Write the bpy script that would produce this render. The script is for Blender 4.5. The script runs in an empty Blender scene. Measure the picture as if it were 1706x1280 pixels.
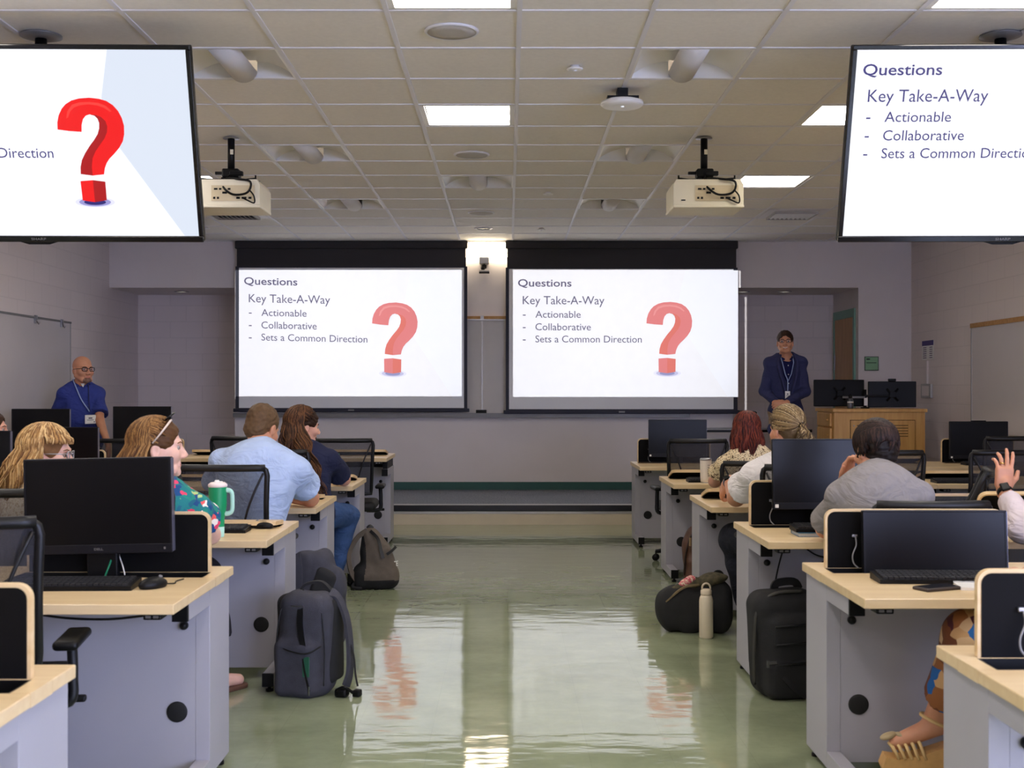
import bpy, bmesh, math, random
import numpy as np
from mathutils import Vector, Matrix
R = math.radians
PI = math.pi
SC = bpy.context.scene
COL = SC.collection
random.seed(7)

# ------------------------------------------------------------------ camera, world, exposure
ZC = 1.37                     # camera height
FPX, CX, CY = 2025.0, 846.0, 650.0
cam_d = bpy.data.cameras.new('camera')
cam = bpy.data.objects.new('camera', cam_d)
COL.objects.link(cam)
cam.location = (0, 0, ZC)
cam.rotation_euler = (R(90), 0, 0)
cam_d.sensor_width = 36.0
cam_d.lens = FPX / 1706 * 36.0
cam_d.shift_x = (853 - CX) / 1706
cam_d.shift_y = (CY - 640) / 1706
cam_d.clip_start = 0.05
cam_d.dof.use_dof = True
cam_d.dof.focus_distance = 10.5
cam_d.dof.aperture_fstop = 7.0
SC.camera = cam
SC.view_settings.view_transform = 'Standard'
SC.view_settings.look = 'None'
SC.view_settings.gamma = 1.0
SC.view_settings.use_curve_mapping = False
SC.view_settings.exposure = 0.0
wd = bpy.data.worlds.new('world')
SC.world = wd
wd.use_nodes = True
wd.node_tree.nodes['Background'].inputs[0].default_value = (0.6, 0.65, 0.8, 1)
wd.node_tree.nodes['Background'].inputs[1].default_value = 0.05
PANEL_E = 23.5                 # lit ceiling panels
PROJ_W = 1260.0                # projector lamps
TV_E = 1.12

def W(px, py, d):
    return Vector(((px - CX) * d / FPX, d, ZC - (py - CY) * d / FPX))

# ------------------------------------------------------------------ materials
def lin(c):
    c = c / 255.0
    return c / 12.92 if c <= 0.04045 else ((c + 0.055) / 1.055) ** 2.4
def rgb(r, g, b):
    return (lin(r), lin(g), lin(b), 1.0)
MATS = {}
def newmat(name):
    m = bpy.data.materials.new(name)
    m.use_nodes = True
    nt = m.node_tree
    b = nt.nodes['Principled BSDF']
    return m, nt, b
def nd(nt, t, **kw):
    n = nt.nodes.new(t)
    for k, v in kw.items():
        setattr(n, k, v)
    return n
def mat(name, col, rough=0.5, metal=0.0, var=0.06, scale=8.0, bump=0.0, bscale=60.0, spec=0.5, stretch=None, col2=None, sss=0.0, coat=0.0, sheen=0.0):
    """principled material with a procedural noise variation of its colour and an optional bump"""
    if name in MATS:
        return MATS[name]
    m, nt, b = newmat(name)
    c = rgb(*col)
    tc = nd(nt, 'ShaderNodeTexCoord')
    mp = nd(nt, 'ShaderNodeMapping')
    if stretch:
        mp.inputs['Scale'].default_value = stretch
    nt.links.new(tc.outputs['Object'], mp.inputs[0])
    nz = nd(nt, 'ShaderNodeTexNoise')
    nz.inputs['Scale'].default_value = scale
    nz.inputs['Detail'].default_value = 4
    nt.links.new(mp.outputs[0], nz.inputs['Vector'])
    rp = nd(nt, 'ShaderNodeValToRGB')
    rp.color_ramp.elements[0].position = 0.3
    rp.color_ramp.elements[1].position = 0.7
    if col2:
        rp.color_ramp.elements[0].color = rgb(*col2)
        rp.color_ramp.elements[1].color = c
    else:
        rp.color_ramp.elements[0].color = [x * (1 - var) for x in c[:3]] + [1]
        rp.color_ramp.elements[1].color = [min(1, x * (1 + var)) for x in c[:3]] + [1]
    nt.links.new(nz.outputs['Fac'], rp.inputs[0])
    nt.links.new(rp.outputs[0], b.inputs['Base Color'])
    b.inputs['Roughness'].default_value = rough
    b.inputs['Metallic'].default_value = metal
    b.inputs['Specular IOR Level'].default_value = spec
    if sss:
        b.inputs['Subsurface Weight'].default_value = sss
        b.inputs['Subsurface Radius'].default_value = (0.02, 0.008, 0.004)
        b.inputs['Subsurface Scale'].default_value = 0.4
    if coat:
        b.inputs['Coat Weight'].default_value = coat
        b.inputs['Coat Roughness'].default_value = 0.1
    if sheen:
        b.inputs['Sheen Weight'].default_value = sheen
    if bump:
        n2 = nd(nt, 'ShaderNodeTexNoise')
        n2.inputs['Scale'].default_value = bscale
        n2.inputs['Detail'].default_value = 3
        nt.links.new(mp.outputs[0], n2.inputs['Vector'])
        bp = nd(nt, 'ShaderNodeBump')
        bp.inputs['Strength'].default_value = bump
        bp.inputs['Distance'].default_value = 0.01
        nt.links.new(n2.outputs['Fac'], bp.inputs['Height'])
        nt.links.new(bp.outputs[0], b.inputs['Normal'])
    MATS[name] = m
    return m
def emat(name, col, strength):
    if name in MATS:
        return MATS[name]
    m, nt, b = newmat(name)
    b.inputs['Base Color'].default_value = (0.02, 0.02, 0.02, 1)
    b.inputs['Emission Color'].default_value = rgb(*col)
    b.inputs['Emission Strength'].default_value = strength
    b.inputs['Roughness'].default_value = 0.5
    b.inputs['Specular IOR Level'].default_value = 0.06
    MATS[name] = m
    return m

def block_wall(name, col, plane):
    """painted concrete block: running bond joints as bump and a slight tone"""
    m, nt, b = newmat(name)
    tc = nd(nt, 'ShaderNodeTexCoord')
    sp = nd(nt, 'ShaderNodeSeparateXYZ')
    nt.links.new(tc.outputs['Object'], sp.inputs[0])
    cb = nd(nt, 'ShaderNodeCombineXYZ')
    nt.links.new(sp.outputs['X' if plane == 'x' else 'Y'], cb.inputs[0])
    nt.links.new(sp.outputs['Z'], cb.inputs[1])
    br = nd(nt, 'ShaderNodeTexBrick')
    br.offset = 0.5
    br.inputs['Scale'].default_value = 1.0
    br.inputs['Brick Width'].default_value = 0.406
    br.inputs['Row Height'].default_value = 0.203
    br.inputs['Mortar Size'].default_value = 0.006
    br.inputs['Mortar Smooth'].default_value = 0.3
    c = rgb(*col)
    br.inputs['Color1'].default_value = c
    br.inputs['Color2'].default_value = [x * 0.97 for x in c[:3]] + [1]
    br.inputs['Mortar'].default_value = [x * 0.90 for x in c[:3]] + [1]
    nt.links.new(cb.outputs[0], br.inputs['Vector'])
    nt.links.new(br.outputs['Color'], b.inputs['Base Color'])
    nz = nd(nt, 'ShaderNodeTexNoise')
    nz.inputs['Scale'].default_value = 90
    nt.links.new(tc.outputs['Object'], nz.inputs['Vector'])
    ma = nd(nt, 'ShaderNodeMath', operation='MULTIPLY_ADD')
    nt.links.new(nz.outputs['Fac'], ma.inputs[0])
    ma.inputs[1].default_value = 0.12
    iv = nd(nt, 'ShaderNodeMath', operation='SUBTRACT')
    iv.inputs[0].default_value = 1.0
    nt.links.new(br.outputs['Fac'], iv.inputs[1])
    nt.links.new(iv.outputs[0], ma.inputs[2])
    bp = nd(nt, 'ShaderNodeBump')
    bp.inputs['Strength'].default_value = 0.3
    bp.inputs['Distance'].default_value = 0.004
    nt.links.new(ma.outputs[0], bp.inputs['Height'])
    nt.links.new(bp.outputs[0], b.inputs['Normal'])
    b.inputs['Roughness'].default_value = 0.55
    return m

def floor_mat():
    m, nt, b = newmat('waxed_floor')
    tc = nd(nt, 'ShaderNodeTexCoord')
    br = nd(nt, 'ShaderNodeTexBrick')
    br.offset = 0.0
    br.inputs['Scale'].default_value = 1.0
    br.inputs['Brick Width'].default_value = 0.305
    br.inputs['Row Height'].default_value = 0.305
    br.inputs['Mortar Size'].default_value = 0.0012
    br.inputs['Color1'].default_value = rgb(*FLOOR_A)
    br.inputs['Color2'].default_value = rgb(*FLOOR_B)
    br.inputs['Mortar'].default_value = rgb(*[c * 0.94 for c in FLOOR_A])
    nt.links.new(tc.outputs['Object'], br.inputs['Vector'])
    nz = nd(nt, 'ShaderNodeTexNoise')
    nz.inputs['Scale'].default_value = 3.0
    nz.inputs['Detail'].default_value = 8
    nz.inputs['Roughness'].default_value = 0.7
    nt.links.new(tc.outputs['Object'], nz.inputs['Vector'])
    rp = nd(nt, 'ShaderNodeValToRGB')
    rp.color_ramp.elements[0].position = 0.35
    rp.color_ramp.elements[0].color = (0.82, 0.82, 0.80, 1)
    rp.color_ramp.elements[1].position = 0.65
    rp.color_ramp.elements[1].color = (1.08, 1.08, 1.08, 1)
    nt.links.new(nz.outputs['Fac'], rp.inputs[0])
    mx = nd(nt, 'ShaderNodeMix', data_type='RGBA', blend_type='MULTIPLY')
    mx.inputs['Factor'].default_value = 1.0
    nt.links.new(br.outputs['Color'], mx.inputs['A'])
    nt.links.new(rp.outputs[0], mx.inputs['B'])
    nt.links.new(mx.outputs['Result'], b.inputs['Base Color'])
    b.inputs['Roughness'].default_value = 0.05
    b.inputs['IOR'].default_value = 1.95
    # the wax lies in slow waves, longer across the room than along it
    mp = nd(nt, 'ShaderNodeMapping')
    mp.inputs['Scale'].default_value = (1.6, 4.2, 1.0)
    nt.links.new(tc.outputs['Object'], mp.inputs[0])
    n2 = nd(nt, 'ShaderNodeTexNoise')
    n2.inputs['Scale'].default_value = 1.7
    n2.inputs['Detail'].default_value = 3
    n2.inputs['Roughness'].default_value = 0.5
    nt.links.new(mp.outputs[0], n2.inputs['Vector'])
    bp = nd(nt, 'ShaderNodeBump')
    bp.inputs['Strength'].default_value = 0.10
    bp.inputs['Distance'].default_value = 0.02
    nt.links.new(n2.outputs['Fac'], bp.inputs['Height'])
    b2 = nd(nt, 'ShaderNodeBump')
    b2.inputs['Strength'].default_value = 0.02
    b2.inputs['Distance'].default_value = 0.002
    b2.invert = True
    nt.links.new(br.outputs['Fac'], b2.inputs['Height'])
    nt.links.new(bp.outputs[0], b2.inputs['Normal'])
    nt.links.new(b2.outputs[0], b.inputs['Normal'])
    return m
FLOOR_A = (152, 160, 130)
FLOOR_B = (148, 157, 127)

M_CEIL = mat('ceiling_tile', (230, 225, 217), 0.9, var=0.03, scale=40, bump=0.15, bscale=220)
M_TBAR = mat('grid_white', (222, 220, 224), 0.45, var=0.02)
M_WALLX = block_wall('painted_block_side', (226, 215, 212), 'y')
M_WALLF = block_wall('painted_block_front', (226, 215, 212), 'x')
M_WALLS = mat('painted_plaster', (222, 214, 212), 0.6, var=0.03, scale=2, bump=0.05, bscale=80)
M_FLOOR = floor_mat()
M_CARPET = mat('speckled_stage_carpet', (150, 152, 160), 0.95, scale=95, col2=(70, 76, 92), bump=0.4, bscale=150)
M_GREENB = mat('green_vinyl_base', (38, 84, 78), 0.5)
M_NOSE = mat('black_nosing', (14, 14, 24), 0.35)
M_RISER = mat('cream_riser', (205, 192, 168), 0.4, var=0.05, scale=5)
M_LAM = mat('grey_laminate', (166, 164, 172), 0.38, var=0.025, scale=3, bump=0.03, bscale=200)
M_MAPLE = mat('maple_top', (226, 201, 158), 0.32, scale=3.0, col2=(216, 187, 141), stretch=(1.0, 9.0, 9.0), bump=0.02, bscale=60)
M_MAPLE_E = mat('maple_edge', (226, 199, 156), 0.4, scale=3, col2=(208, 176, 124), stretch=(1, 9, 9))
M_WOOD = mat('lectern_maple', (214, 168, 100), 0.4, scale=3.0, col2=(196, 146, 80), stretch=(9, 9, 0.9), bump=0.02)
M_DOORW = mat('door_oak', (206, 160, 106), 0.42, scale=3.0, col2=(182, 136, 84), stretch=(9, 9, 0.8))
M_DGREEN = mat('door_frame_green', (124, 172, 154), 0.45)
M_BLK = mat('black_plastic', (7, 7, 9), 0.45, var=0.1, spec=0.22)
M_BLKG = mat('black_gloss', (6, 6, 11), 0.18, var=0.05)
M_BLKM = mat('black_matte', (9, 9, 10), 0.7, var=0.1, bump=0.1, bscale=200)
M_LIDB = mat('lid_lining', (7, 6, 7), 0.7, var=0.1, spec=0.15)
M_SCRD = mat('switched_off_screen', (5, 5, 8), 0.34, var=0.05, spec=0.22)
M_CHAIR = mat('chair_plastic', (11, 11, 15), 0.45, var=0.1, spec=0.4)
M_STEEL = mat('steel', (170, 170, 176), 0.3, metal=1.0, var=0.04)
M_ALU = mat('aluminium', (180, 178, 176), 0.42, metal=0.7, var=0.04)
M_GREYM = mat('grey_metal', (120, 118, 118), 0.45, metal=0.4)
M_WHITE = mat('white_plastic', (232, 230, 226), 0.4, var=0.02)
M_WBOARD = mat('whiteboard', (206, 200, 200), 0.22, var=0.02, scale=2)
M_TAN = mat('cork_tan', (190, 144, 86), 0.6, scale=30, col2=(168, 122, 66))
M_FABRIC_SCR = mat('projection_fabric', (232, 232, 234), 0.85, var=0.01)
M_BORDER = mat('screen_black_masking', (20, 21, 42), 0.6, var=0.08)
M_BORDERT = mat('screen_top_drop', (26, 21, 26), 0.6, var=0.08)
M_PROJ = mat('projector_shell', (226, 218, 194), 0.45, var=0.03)

# ------------------------------------------------------------------ mesh builder
class MB:
    def __init__(s):
        s.v, s.f, s.m, s.sm = [], [], [], []
    def add(s, vs, fs, mi=0, smooth=False, M=None):
        o = len(s.v)
        if M is not None:
            vs = [M @ Vector(p) for p in vs]
        s.v += [tuple(p) for p in vs]
        for f in fs:
            s.f.append([i + o for i in f]); s.m.append(mi); s.sm.append(smooth)
        return s
    def box(s, x0, x1, y0, y1, z0, z1, mi=0, bev=0.0, seg=2, M=None, smooth=False):
        x0, x1 = min(x0, x1), max(x0, x1); y0, y1 = min(y0, y1), max(y0, y1); z0, z1 = min(z0, z1), max(z0, z1)
        if bev <= 0:
            vs = [(x0,y0,z0),(x1,y0,z0),(x1,y1,z0),(x0,y1,z0),(x0,y0,z1),(x1,y0,z1),(x1,y1,z1),(x0,y1,z1)]
            fs = [(0,3,2,1),(4,5,6,7),(0,1,5,4),(1,2,6,5),(2,3,7,6),(3,0,4,7)]
            return s.add(vs, fs, mi, smooth, M)
        bm = bmesh.new()
        bmesh.ops.create_cube(bm, size=1.0)
        for v in bm.verts:
            v.co = Vector(((x0+x1)/2 + v.co.x*(x1-x0), (y0+y1)/2 + v.co.y*(y1-y0), (z0+z1)/2 + v.co.z*(z1-z0)))
        bev = min(bev, 0.49*min(x1-x0, y1-y0, z1-z0))
        bmesh.ops.bevel(bm, geom=bm.edges[:], offset=bev, segments=seg, affect='EDGES', profile=0.5)
        bm.verts.index_update()
        vs = [v.co.copy() for v in bm.verts]; fs = [[v.index for v in f.verts] for f in bm.faces]
        bm.free()
        return s.add(vs, fs, mi, smooth or seg > 2, M)
    def tube(s, pts, r, n=8, mi=0, cap=True, smooth=True, M=None):
        pts = [Vector(p) for p in pts]
        rs = r if isinstance(r, (list, tuple)) else [r]*len(pts)
        vs, fs = [], []
        up = None
        for i, p in enumerate(pts):
            t = (pts[min(i+1, len(pts)-1)] - pts[max(i-1, 0)])
            t = t.normalized() if t.length > 1e-9 else Vector((0, 0, 1))
            if up is None:
                a = Vector((0, 0, 1)) if abs(t.z) < 0.9 else Vector((1, 0, 0))
            else:
                a = up
            u = (a - t * a.dot(t))
            u = u.normalized() if u.length > 1e-6 else t.orthogonal().normalized()
            w = t.cross(u); up = u
            for k in range(n):
                an = 2*PI*k/n
                vs.append(p + (u*math.cos(an) + w*math.sin(an))*rs[i])
        for i in range(len(pts)-1):
            for k in range(n):
                a = i*n+k; b = i*n+(k+1) % n
                fs.append((a, b, b+n, a+n))
        if cap:
            fs.append(tuple(range(n-1, -1, -1)))
            fs.append(tuple((len(pts)-1)*n + k for k in range(n)))
        return s.add(vs, fs, mi, smooth, M)
    def lathe(s, prof, n=24, c=(0, 0, 0), mi=0, smooth=True, M=None, caps=True):
        vs, fs = [], []
        for (r, z) in prof:
            for k in range(n):
                a = 2*PI*k/n
                vs.append((c[0]+r*math.cos(a), c[1]+r*math.sin(a), c[2]+z))
        for i in range(len(prof)-1):
            for k in range(n):
                a = i*n+k; b = i*n+(k+1) % n
                fs.append((a, b, b+n, a+n))
        if caps:
            fs.append(tuple(range(n-1, -1, -1)))
            fs.append(tuple((len(prof)-1)*n+k for k in range(n)))
        return s.add(vs, fs, mi, smooth, M)
    def prism(s, poly, y0, y1, mi=0, M=None, smooth=False):
        """polygon in x,z extruded along y"""
        n = len(poly)
        vs = [(p[0], y0, p[1]) for p in poly] + [(p[0], y1, p[1]) for p in poly]
        fs = [tuple(range(n)), tuple(range(2*n-1, n-1, -1))]
        for k in range(n):
            fs.append((k, k+n, (k+1) % n + n, (k+1) % n))
        return s.add(vs, fs, mi, smooth, M)
    def poly(s, pts, mi=0, M=None):
        return s.add(pts, [tuple(range(len(pts)))], mi, False, M)
    def build(s, name, mats, parent=None, loc=None, rot=None):
        me = bpy.data.meshes.new(name)
        me.from_pydata(s.v, [], s.f)
        if not isinstance(mats, (list, tuple)):
            mats = [mats]
        for m in mats:
            me.materials.append(m)
        me.polygons.foreach_set('material_index', s.m)
        me.polygons.foreach_set('use_smooth', s.sm)
        me.validate(); me.update()
        bm = bmesh.new(); bm.from_mesh(me)
        bmesh.ops.recalc_face_normals(bm, faces=bm.faces[:])
        bm.to_mesh(me); bm.free()
        return link(name, me, parent, loc, rot)
def link(name, me, parent=None, loc=None, rot=None):
    o = bpy.data.objects.new(name, me)
    COL.objects.link(o)
    if parent is not None:
        o.parent = parent
    if loc is not None:
        o.location = loc
    if rot is not None:
        o.rotation_euler = rot
    return o
def thing(name, label, cat, loc=(0, 0, 0), rot=(0, 0, 0), group=None):
    o = bpy.data.objects.new(name, None)
    COL.objects.link(o)
    o.empty_display_size = 0.1
    o.location = loc
    o.rotation_euler = rot if isinstance(rot, (tuple, list)) else (0, 0, rot)
    return tag(o, label, cat, group)
def tag(o, label, cat, group=None, kind=None):
    o['label'] = label; o['category'] = cat
    if group:
        o['group'] = group
    if kind:
        o['kind'] = kind
    return o
def struct(o, label=None):
    o['kind'] = 'structure'
    if label:
        o['label'] = label
    return o
def dup(root, loc, rot=None, label=None, group=None):
    def cp(o, par):
        c = o.copy(); COL.objects.link(c)
        if par is not None:
            c.parent = par
        for ch in list(o.children):
            cp(ch, c)
        return c
    r = cp(root, None)
    r.location = loc
    if rot is not None:
        r.rotation_euler = rot if isinstance(rot, (tuple, list)) else (0, 0, rot)
    if label:
        r['label'] = label
    if group:
        r['group'] = group
    return r
def rrect(w, h, r, n=5, x0=0.0, z0=0.0):
    """rounded rectangle, corner x0,z0 at bottom left"""
    out = []
    for (cx, cz, a0) in ((x0+w-r, z0+r, -90), (x0+w-r, z0+h-r, 0), (x0+r, z0+h-r, 90), (x0+r, z0+r, 180)):
        for k in range(n+1):
            a = R(a0 + 90*k/n)
            out.append((cx + r*math.cos(a), cz + r*math.sin(a)))
    return out
def arc(p0, p1, p2, n=12):
    p0, p1, p2 = Vector(p0), Vector(p1), Vector(p2)
    return [(1-t)**2*p0 + 2*t*(1-t)*p1 + t*t*p2 for t in [i/n for i in range(n+1)]]
def spline(pts, n=6):
    P = [Vector(p) for p in pts]; out = []
    for i in range(len(P)-1):
        a = P[max(i-1, 0)]; b = P[i]; c = P[i+1]; d = P[min(i+2, len(P)-1)]
        for k in range(n):
            t = k/n
            out.append(0.5*((2*b) + (c-a)*t + (2*a-5*b+4*c-d)*t*t + (3*b-a-3*c+d)*t**3))
    out.append(P[-1])
    return out
def text_mesh(mb, body, M, x0, x1, zb, cap, mi=0, bold=0.0):
    """flat lettering laid in the local x,z plane: from x0 to x1, baseline zb, capital height cap"""
    cu = bpy.data.curves.new('lettering', 'FONT')
    cu.body = body; cu.size = 1.0; cu.offset = bold
    cu.resolution_u = 3
    ob = bpy.data.objects.new('lettering', cu)
    COL.objects.link(ob)
    dg = bpy.context.evaluated_depsgraph_get()
    me = bpy.data.meshes.new_from_object(ob.evaluated_get(dg))
    vs = [v.co.copy() for v in me.vertices]; fs = [list(p.vertices) for p in me.polygons]
    bpy.data.objects.remove(ob); bpy.data.curves.remove(cu); bpy.data.meshes.remove(me)
    if not vs:
        return
    mx0 = min(v.x for v in vs); mx1 = max(v.x for v in vs)
    sx = (x1-x0)/(mx1-mx0); sz = cap/0.70
    mb.add([(x0+(v.x-mx0)*sx, 0, zb+v.y*sz) for v in vs], fs, mi, False, M)

# ------------------------------------------------------------------ implicit surfaces (numpy surface nets)
class SDF:
    def __init__(s, vox):
        s.h = vox; s.p = []
    def cap(s, a, b, r1, r2=None, k=0.02, op='u'):
        s.p.append(('cap', np.array(a, float), np.array(b, float), r1, r1 if r2 is None else r2, k, op)); return s
    def ell(s, c, r, Rm=None, k=0.02, op='u'):
        s.p.append(('ell', np.array(c, float), np.array(r, float), np.eye(3) if Rm is None else np.array(Rm, float), 0, k, op)); return s
    def box(s, c, hf, Rm=None, rd=0.02, k=0.02, op='u'):
        s.p.append(('box', np.array(c, float), np.array(hf, float), np.eye(3) if Rm is None else np.array(Rm, float), rd, k, op)); return s
    def fr(s, a, b, r1, r2, k=0.01, op='u'):
        """frustum: flat at b"""
        s.p.append(('fr', np.array(a, float), np.array(b, float), r1, r2, k, op)); return s
    def bounds(s):
        lo = np.full(3, 1e9); hi = -lo
        for q in s.p:
            if q[-1] != 'u':
                continue
            l, h = s.pb(q)
            lo = np.minimum(lo, l); hi = np.maximum(hi, h)
        return lo, hi
    def pb(s, q):
        if q[0] in ('cap', 'fr'):
            r = max(q[3], q[4]); return np.minimum(q[1], q[2])-r, np.maximum(q[1], q[2])+r
        if q[0] == 'ell':
            e = np.abs(q[3]) @ q[2]; return q[1]-e, q[1]+e
        e = np.abs(q[3]) @ (q[2]); return q[1]-e, q[1]+e
    def mesh(s, disp=None):
        lo, hi = s.bounds()
        pad = 0.03 + 3*s.h
        lo = lo-pad; hi = hi+pad
        n = np.ceil((hi-lo)/s.h).astype(int)+1
        F = np.full(n, 0.2, np.float32)
        for q in s.p:
            k = q[5]; op = q[6]
            l, h = s.pb(q)
            m = k+4*s.h
            i0 = np.maximum(np.floor((l-m-lo)/s.h).astype(int), 0); i1 = np.minimum(np.ceil((h+m-lo)/s.h).astype(int)+1, n)
            if np.any(i1 <= i0):
                continue
            X = (lo[0]+s.h*np.arange(i0[0], i1[0]))[:, None, None].astype(np.float32)
            Y = (lo[1]+s.h*np.arange(i0[1], i1[1]))[None, :, None].astype(np.float32)
            Z = (lo[2]+s.h*np.arange(i0[2], i1[2]))[None, None, :].astype(np.float32)
            if q[0] in ('cap', 'fr'):
                a, b = q[1], q[2]; ba = b-a; L2 = float(ba@ba)+1e-12
                t = ((X-a[0])*ba[0]+(Y-a[1])*ba[1]+(Z-a[2])*ba[2])/L2
                tc = np.clip(t, 0, 1)
                d = np.sqrt((X-a[0]-tc*ba[0])**2+(Y-a[1]-tc*ba[1])**2+(Z-a[2]-tc*ba[2])**2)-(q[3]+(q[4]-q[3])*tc)
                if q[0] == 'fr':
                    L = math.sqrt(L2)
                    tu = np.clip(t, 0, 1.3)
                    d2 = np.sqrt((X-a[0]-tu*ba[0])**2+(Y-a[1]-tu*ba[1])**2+(Z-a[2]-tu*ba[2])**2)-(q[3]+(q[4]-q[3])*tu)
                    d = np.maximum(d2, (t-1)*L)
            else:
                Rm = q[3]; P = (X-q[1][0], Y-q[1][1], Z-q[1][2])
                L = [P[0]*Rm[0, i]+P[1]*Rm[1, i]+P[2]*Rm[2, i] for i in range(3)]
                if q[0] == 'ell':
                    r = q[2]
                    k0 = np.sqrt((L[0]/r[0])**2+(L[1]/r[1])**2+(L[2]/r[2])**2)
                    k1 = np.sqrt((L[0]/r[0]**2)**2+(L[1]/r[1]**2)**2+(L[2]/r[2]**2)**2)+1e-9
                    d = k0*(k0-1)/k1
                else:
                    hf = q[2]; rd = q[4]
                    Q = [np.abs(L[i])-(hf[i]-rd) for i in range(3)]
                    d = np.sqrt(np.maximum(Q[0], 0)**2+np.maximum(Q[1], 0)**2+np.maximum(Q[2], 0)**2)+np.minimum(np.maximum(np.maximum(Q[0], Q[1]), Q[2]), 0)-rd
            d = np.broadcast_to(d, tuple(i1-i0))
            sl = tuple(slice(i0[i], i1[i]) for i in range(3))
            f = F[sl]
            if op == 'u':
                h_ = np.clip(0.5+0.5*(f-d)/k, 0, 1); F[sl] = f+(d-f)*h_-k*h_*(1-h_)
            elif op == 's':
                d = -d
                h_ = np.clip(0.5-0.5*(f-d)/k, 0, 1); F[sl] = f+(d-f)*h_+k*h_*(1-h_)
        if disp is not None:
            X = (lo[0]+s.h*np.arange(n[0]))[:, None, None].astype(np.float32)
            Y = (lo[1]+s.h*np.arange(n[1]))[None, :, None].astype(np.float32)
            Z = (lo[2]+s.h*np.arange(n[2]))[None, None, :].astype(np.float32)
            F = F+disp(X, Y, Z)
        return surfnet(F.astype(np.float32), lo, s.h)
def surfnet(F, lo, h):
    S = F < 0
    n = np.array(F.shape); cn = n-1
    def cid(i, j, k):
        return (i*cn[1]+j)*cn[2]+k
    sums = []; cells = []; quads = []
    for ax in range(3):
        sl0 = [slice(None)]*3; sl1 = [slice(None)]*3
        sl0[ax] = slice(0, -1); sl1[ax] = slice(1, None)
        A = S[tuple(sl0)]; B = S[tuple(sl1)]
        idx = np.argwhere(A != B)
        o1, o2 = (ax+1) % 3, (ax+2) % 3
        ok = (idx[:, o1] > 0) & (idx[:, o1] < n[o1]-1) & (idx[:, o2] > 0) & (idx[:, o2] < n[o2]-1)
        idx = idx[ok]
        j = idx.copy(); j[:, ax] += 1
        f0 = F[idx[:, 0], idx[:, 1], idx[:, 2]]; f1 = F[j[:, 0], j[:, 1], j[:, 2]]
        t = f0/(f0-f1)
        pos = idx.astype(np.float64); pos[:, ax] += t
        four = []
        for (d1, d2) in ((-1, -1), (0, -1), (0, 0), (-1, 0)):
            c = idx.copy(); c[:, o1] += d1; c[:, o2] += d2
            four.append(cid(c[:, 0], c[:, 1], c[:, 2]))
        q = np.stack(four, 1)
        ins = F[idx[:, 0], idx[:, 1], idx[:, 2]] < 0
        q[~ins] = q[~ins][:, ::-1]
        quads.append(q)
        for f in four:
            cells.append(f); sums.append(pos)
    cells = np.concatenate(cells); sums = np.concatenate(sums); quads = np.concatenate(quads)
    uq, inv = np.unique(cells, return_inverse=True)
    cnt = np.bincount(inv)
    V = np.stack([np.bincount(inv, sums[:, i])/cnt for i in range(3)], 1)*h+lo
    Q = np.searchsorted(uq, quads)
    return V, Q
def np_mesh(name, V, Q, mats, parent=None, off=None, paint=None, extra=None):
    """V,Q numpy quads -> object; paint = [(centre, radii, slot)]; extra = MB appended"""
    if off is not None:
        V = V-np.array(off)
    me = bpy.data.meshes.new(name)
    nv, nq = len(V), len(Q)
    me.vertices.add(nv); me.loops.add(4*nq); me.polygons.add(nq)
    me.vertices.foreach_set('co', V.astype(np.float32).ravel())
    me.loops.foreach_set('vertex_index', Q.astype(np.int32).ravel())
    me.polygons.foreach_set('loop_start', np.arange(0, 4*nq, 4, dtype=np.int32))
    me.polygons.foreach_set('loop_total', np.full(nq, 4, np.int32))
    me.polygons.foreach_set('use_smooth', np.ones(nq, bool))
    if not isinstance(mats, (list, tuple)):
        mats = [mats]
    for m in mats:
        me.materials.append(m)
    if paint is not None and nq:
        C = V[Q].mean(1)
        if off is not None:
            C = C+np.array(off)
        mi = np.zeros(nq, np.int32)
        for (c, r, Rm, slot) in paint:
            L = (C-np.array(c))@np.array(Rm)
            mi[((L/np.array(r))**2).sum(1) < 1] = slot
        me.polygons.foreach_set('material_index', mi)
    me.update(calc_edges=True)
    me.validate()
    o = link(name, me, parent)
    if extra is not None and extra.v:
        bm = bmesh.new(); bm.from_mesh(me)
        ev = [bm.verts.new(Vector(p)-Vector(off if off is not None else (0, 0, 0))) for p in extra.v]
        for f, mi_ in zip(extra.f, extra.m):
            try:
                nf = bm.faces.new([ev[i] for i in f]); nf.smooth = True; nf.material_index = mi_
            except ValueError:
                pass
        bm.to_mesh(me); bm.free()
    return o
def wrinkle(amp, f=24.0, seed=0, dirv=(0.3, 0.2, 1.0)):
    r = np.random.RandomState(seed)
    w = [(r.normal(size=3)*f*np.array((0.5, 0.5, 1.0)), r.rand()*6.28) for _ in range(5)]
    def fn(X, Y, Z):
        o = 0
        for (k, ph) in w:
            o = o+np.sin(k[0]*X+k[1]*Y+k[2]*Z+ph+1.3*np.sin(0.6*f*X+ph)+1.1*np.sin(0.5*f*Y-ph))
        return (amp*0.3)*o
    return fn
# ------------------------------------------------------------------ room shell
XL, XR = -4.67, 4.73
YF, YB = 14.25, -3.4           # front wall face, wall behind the camera
YA = 15.35                     # alcove back
ZH = 3.11                      # ceiling
ZS = 0.20                      # stage height
YS = 12.36                     # stage edge
ZAL = 2.57                     # alcove soffit height

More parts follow.
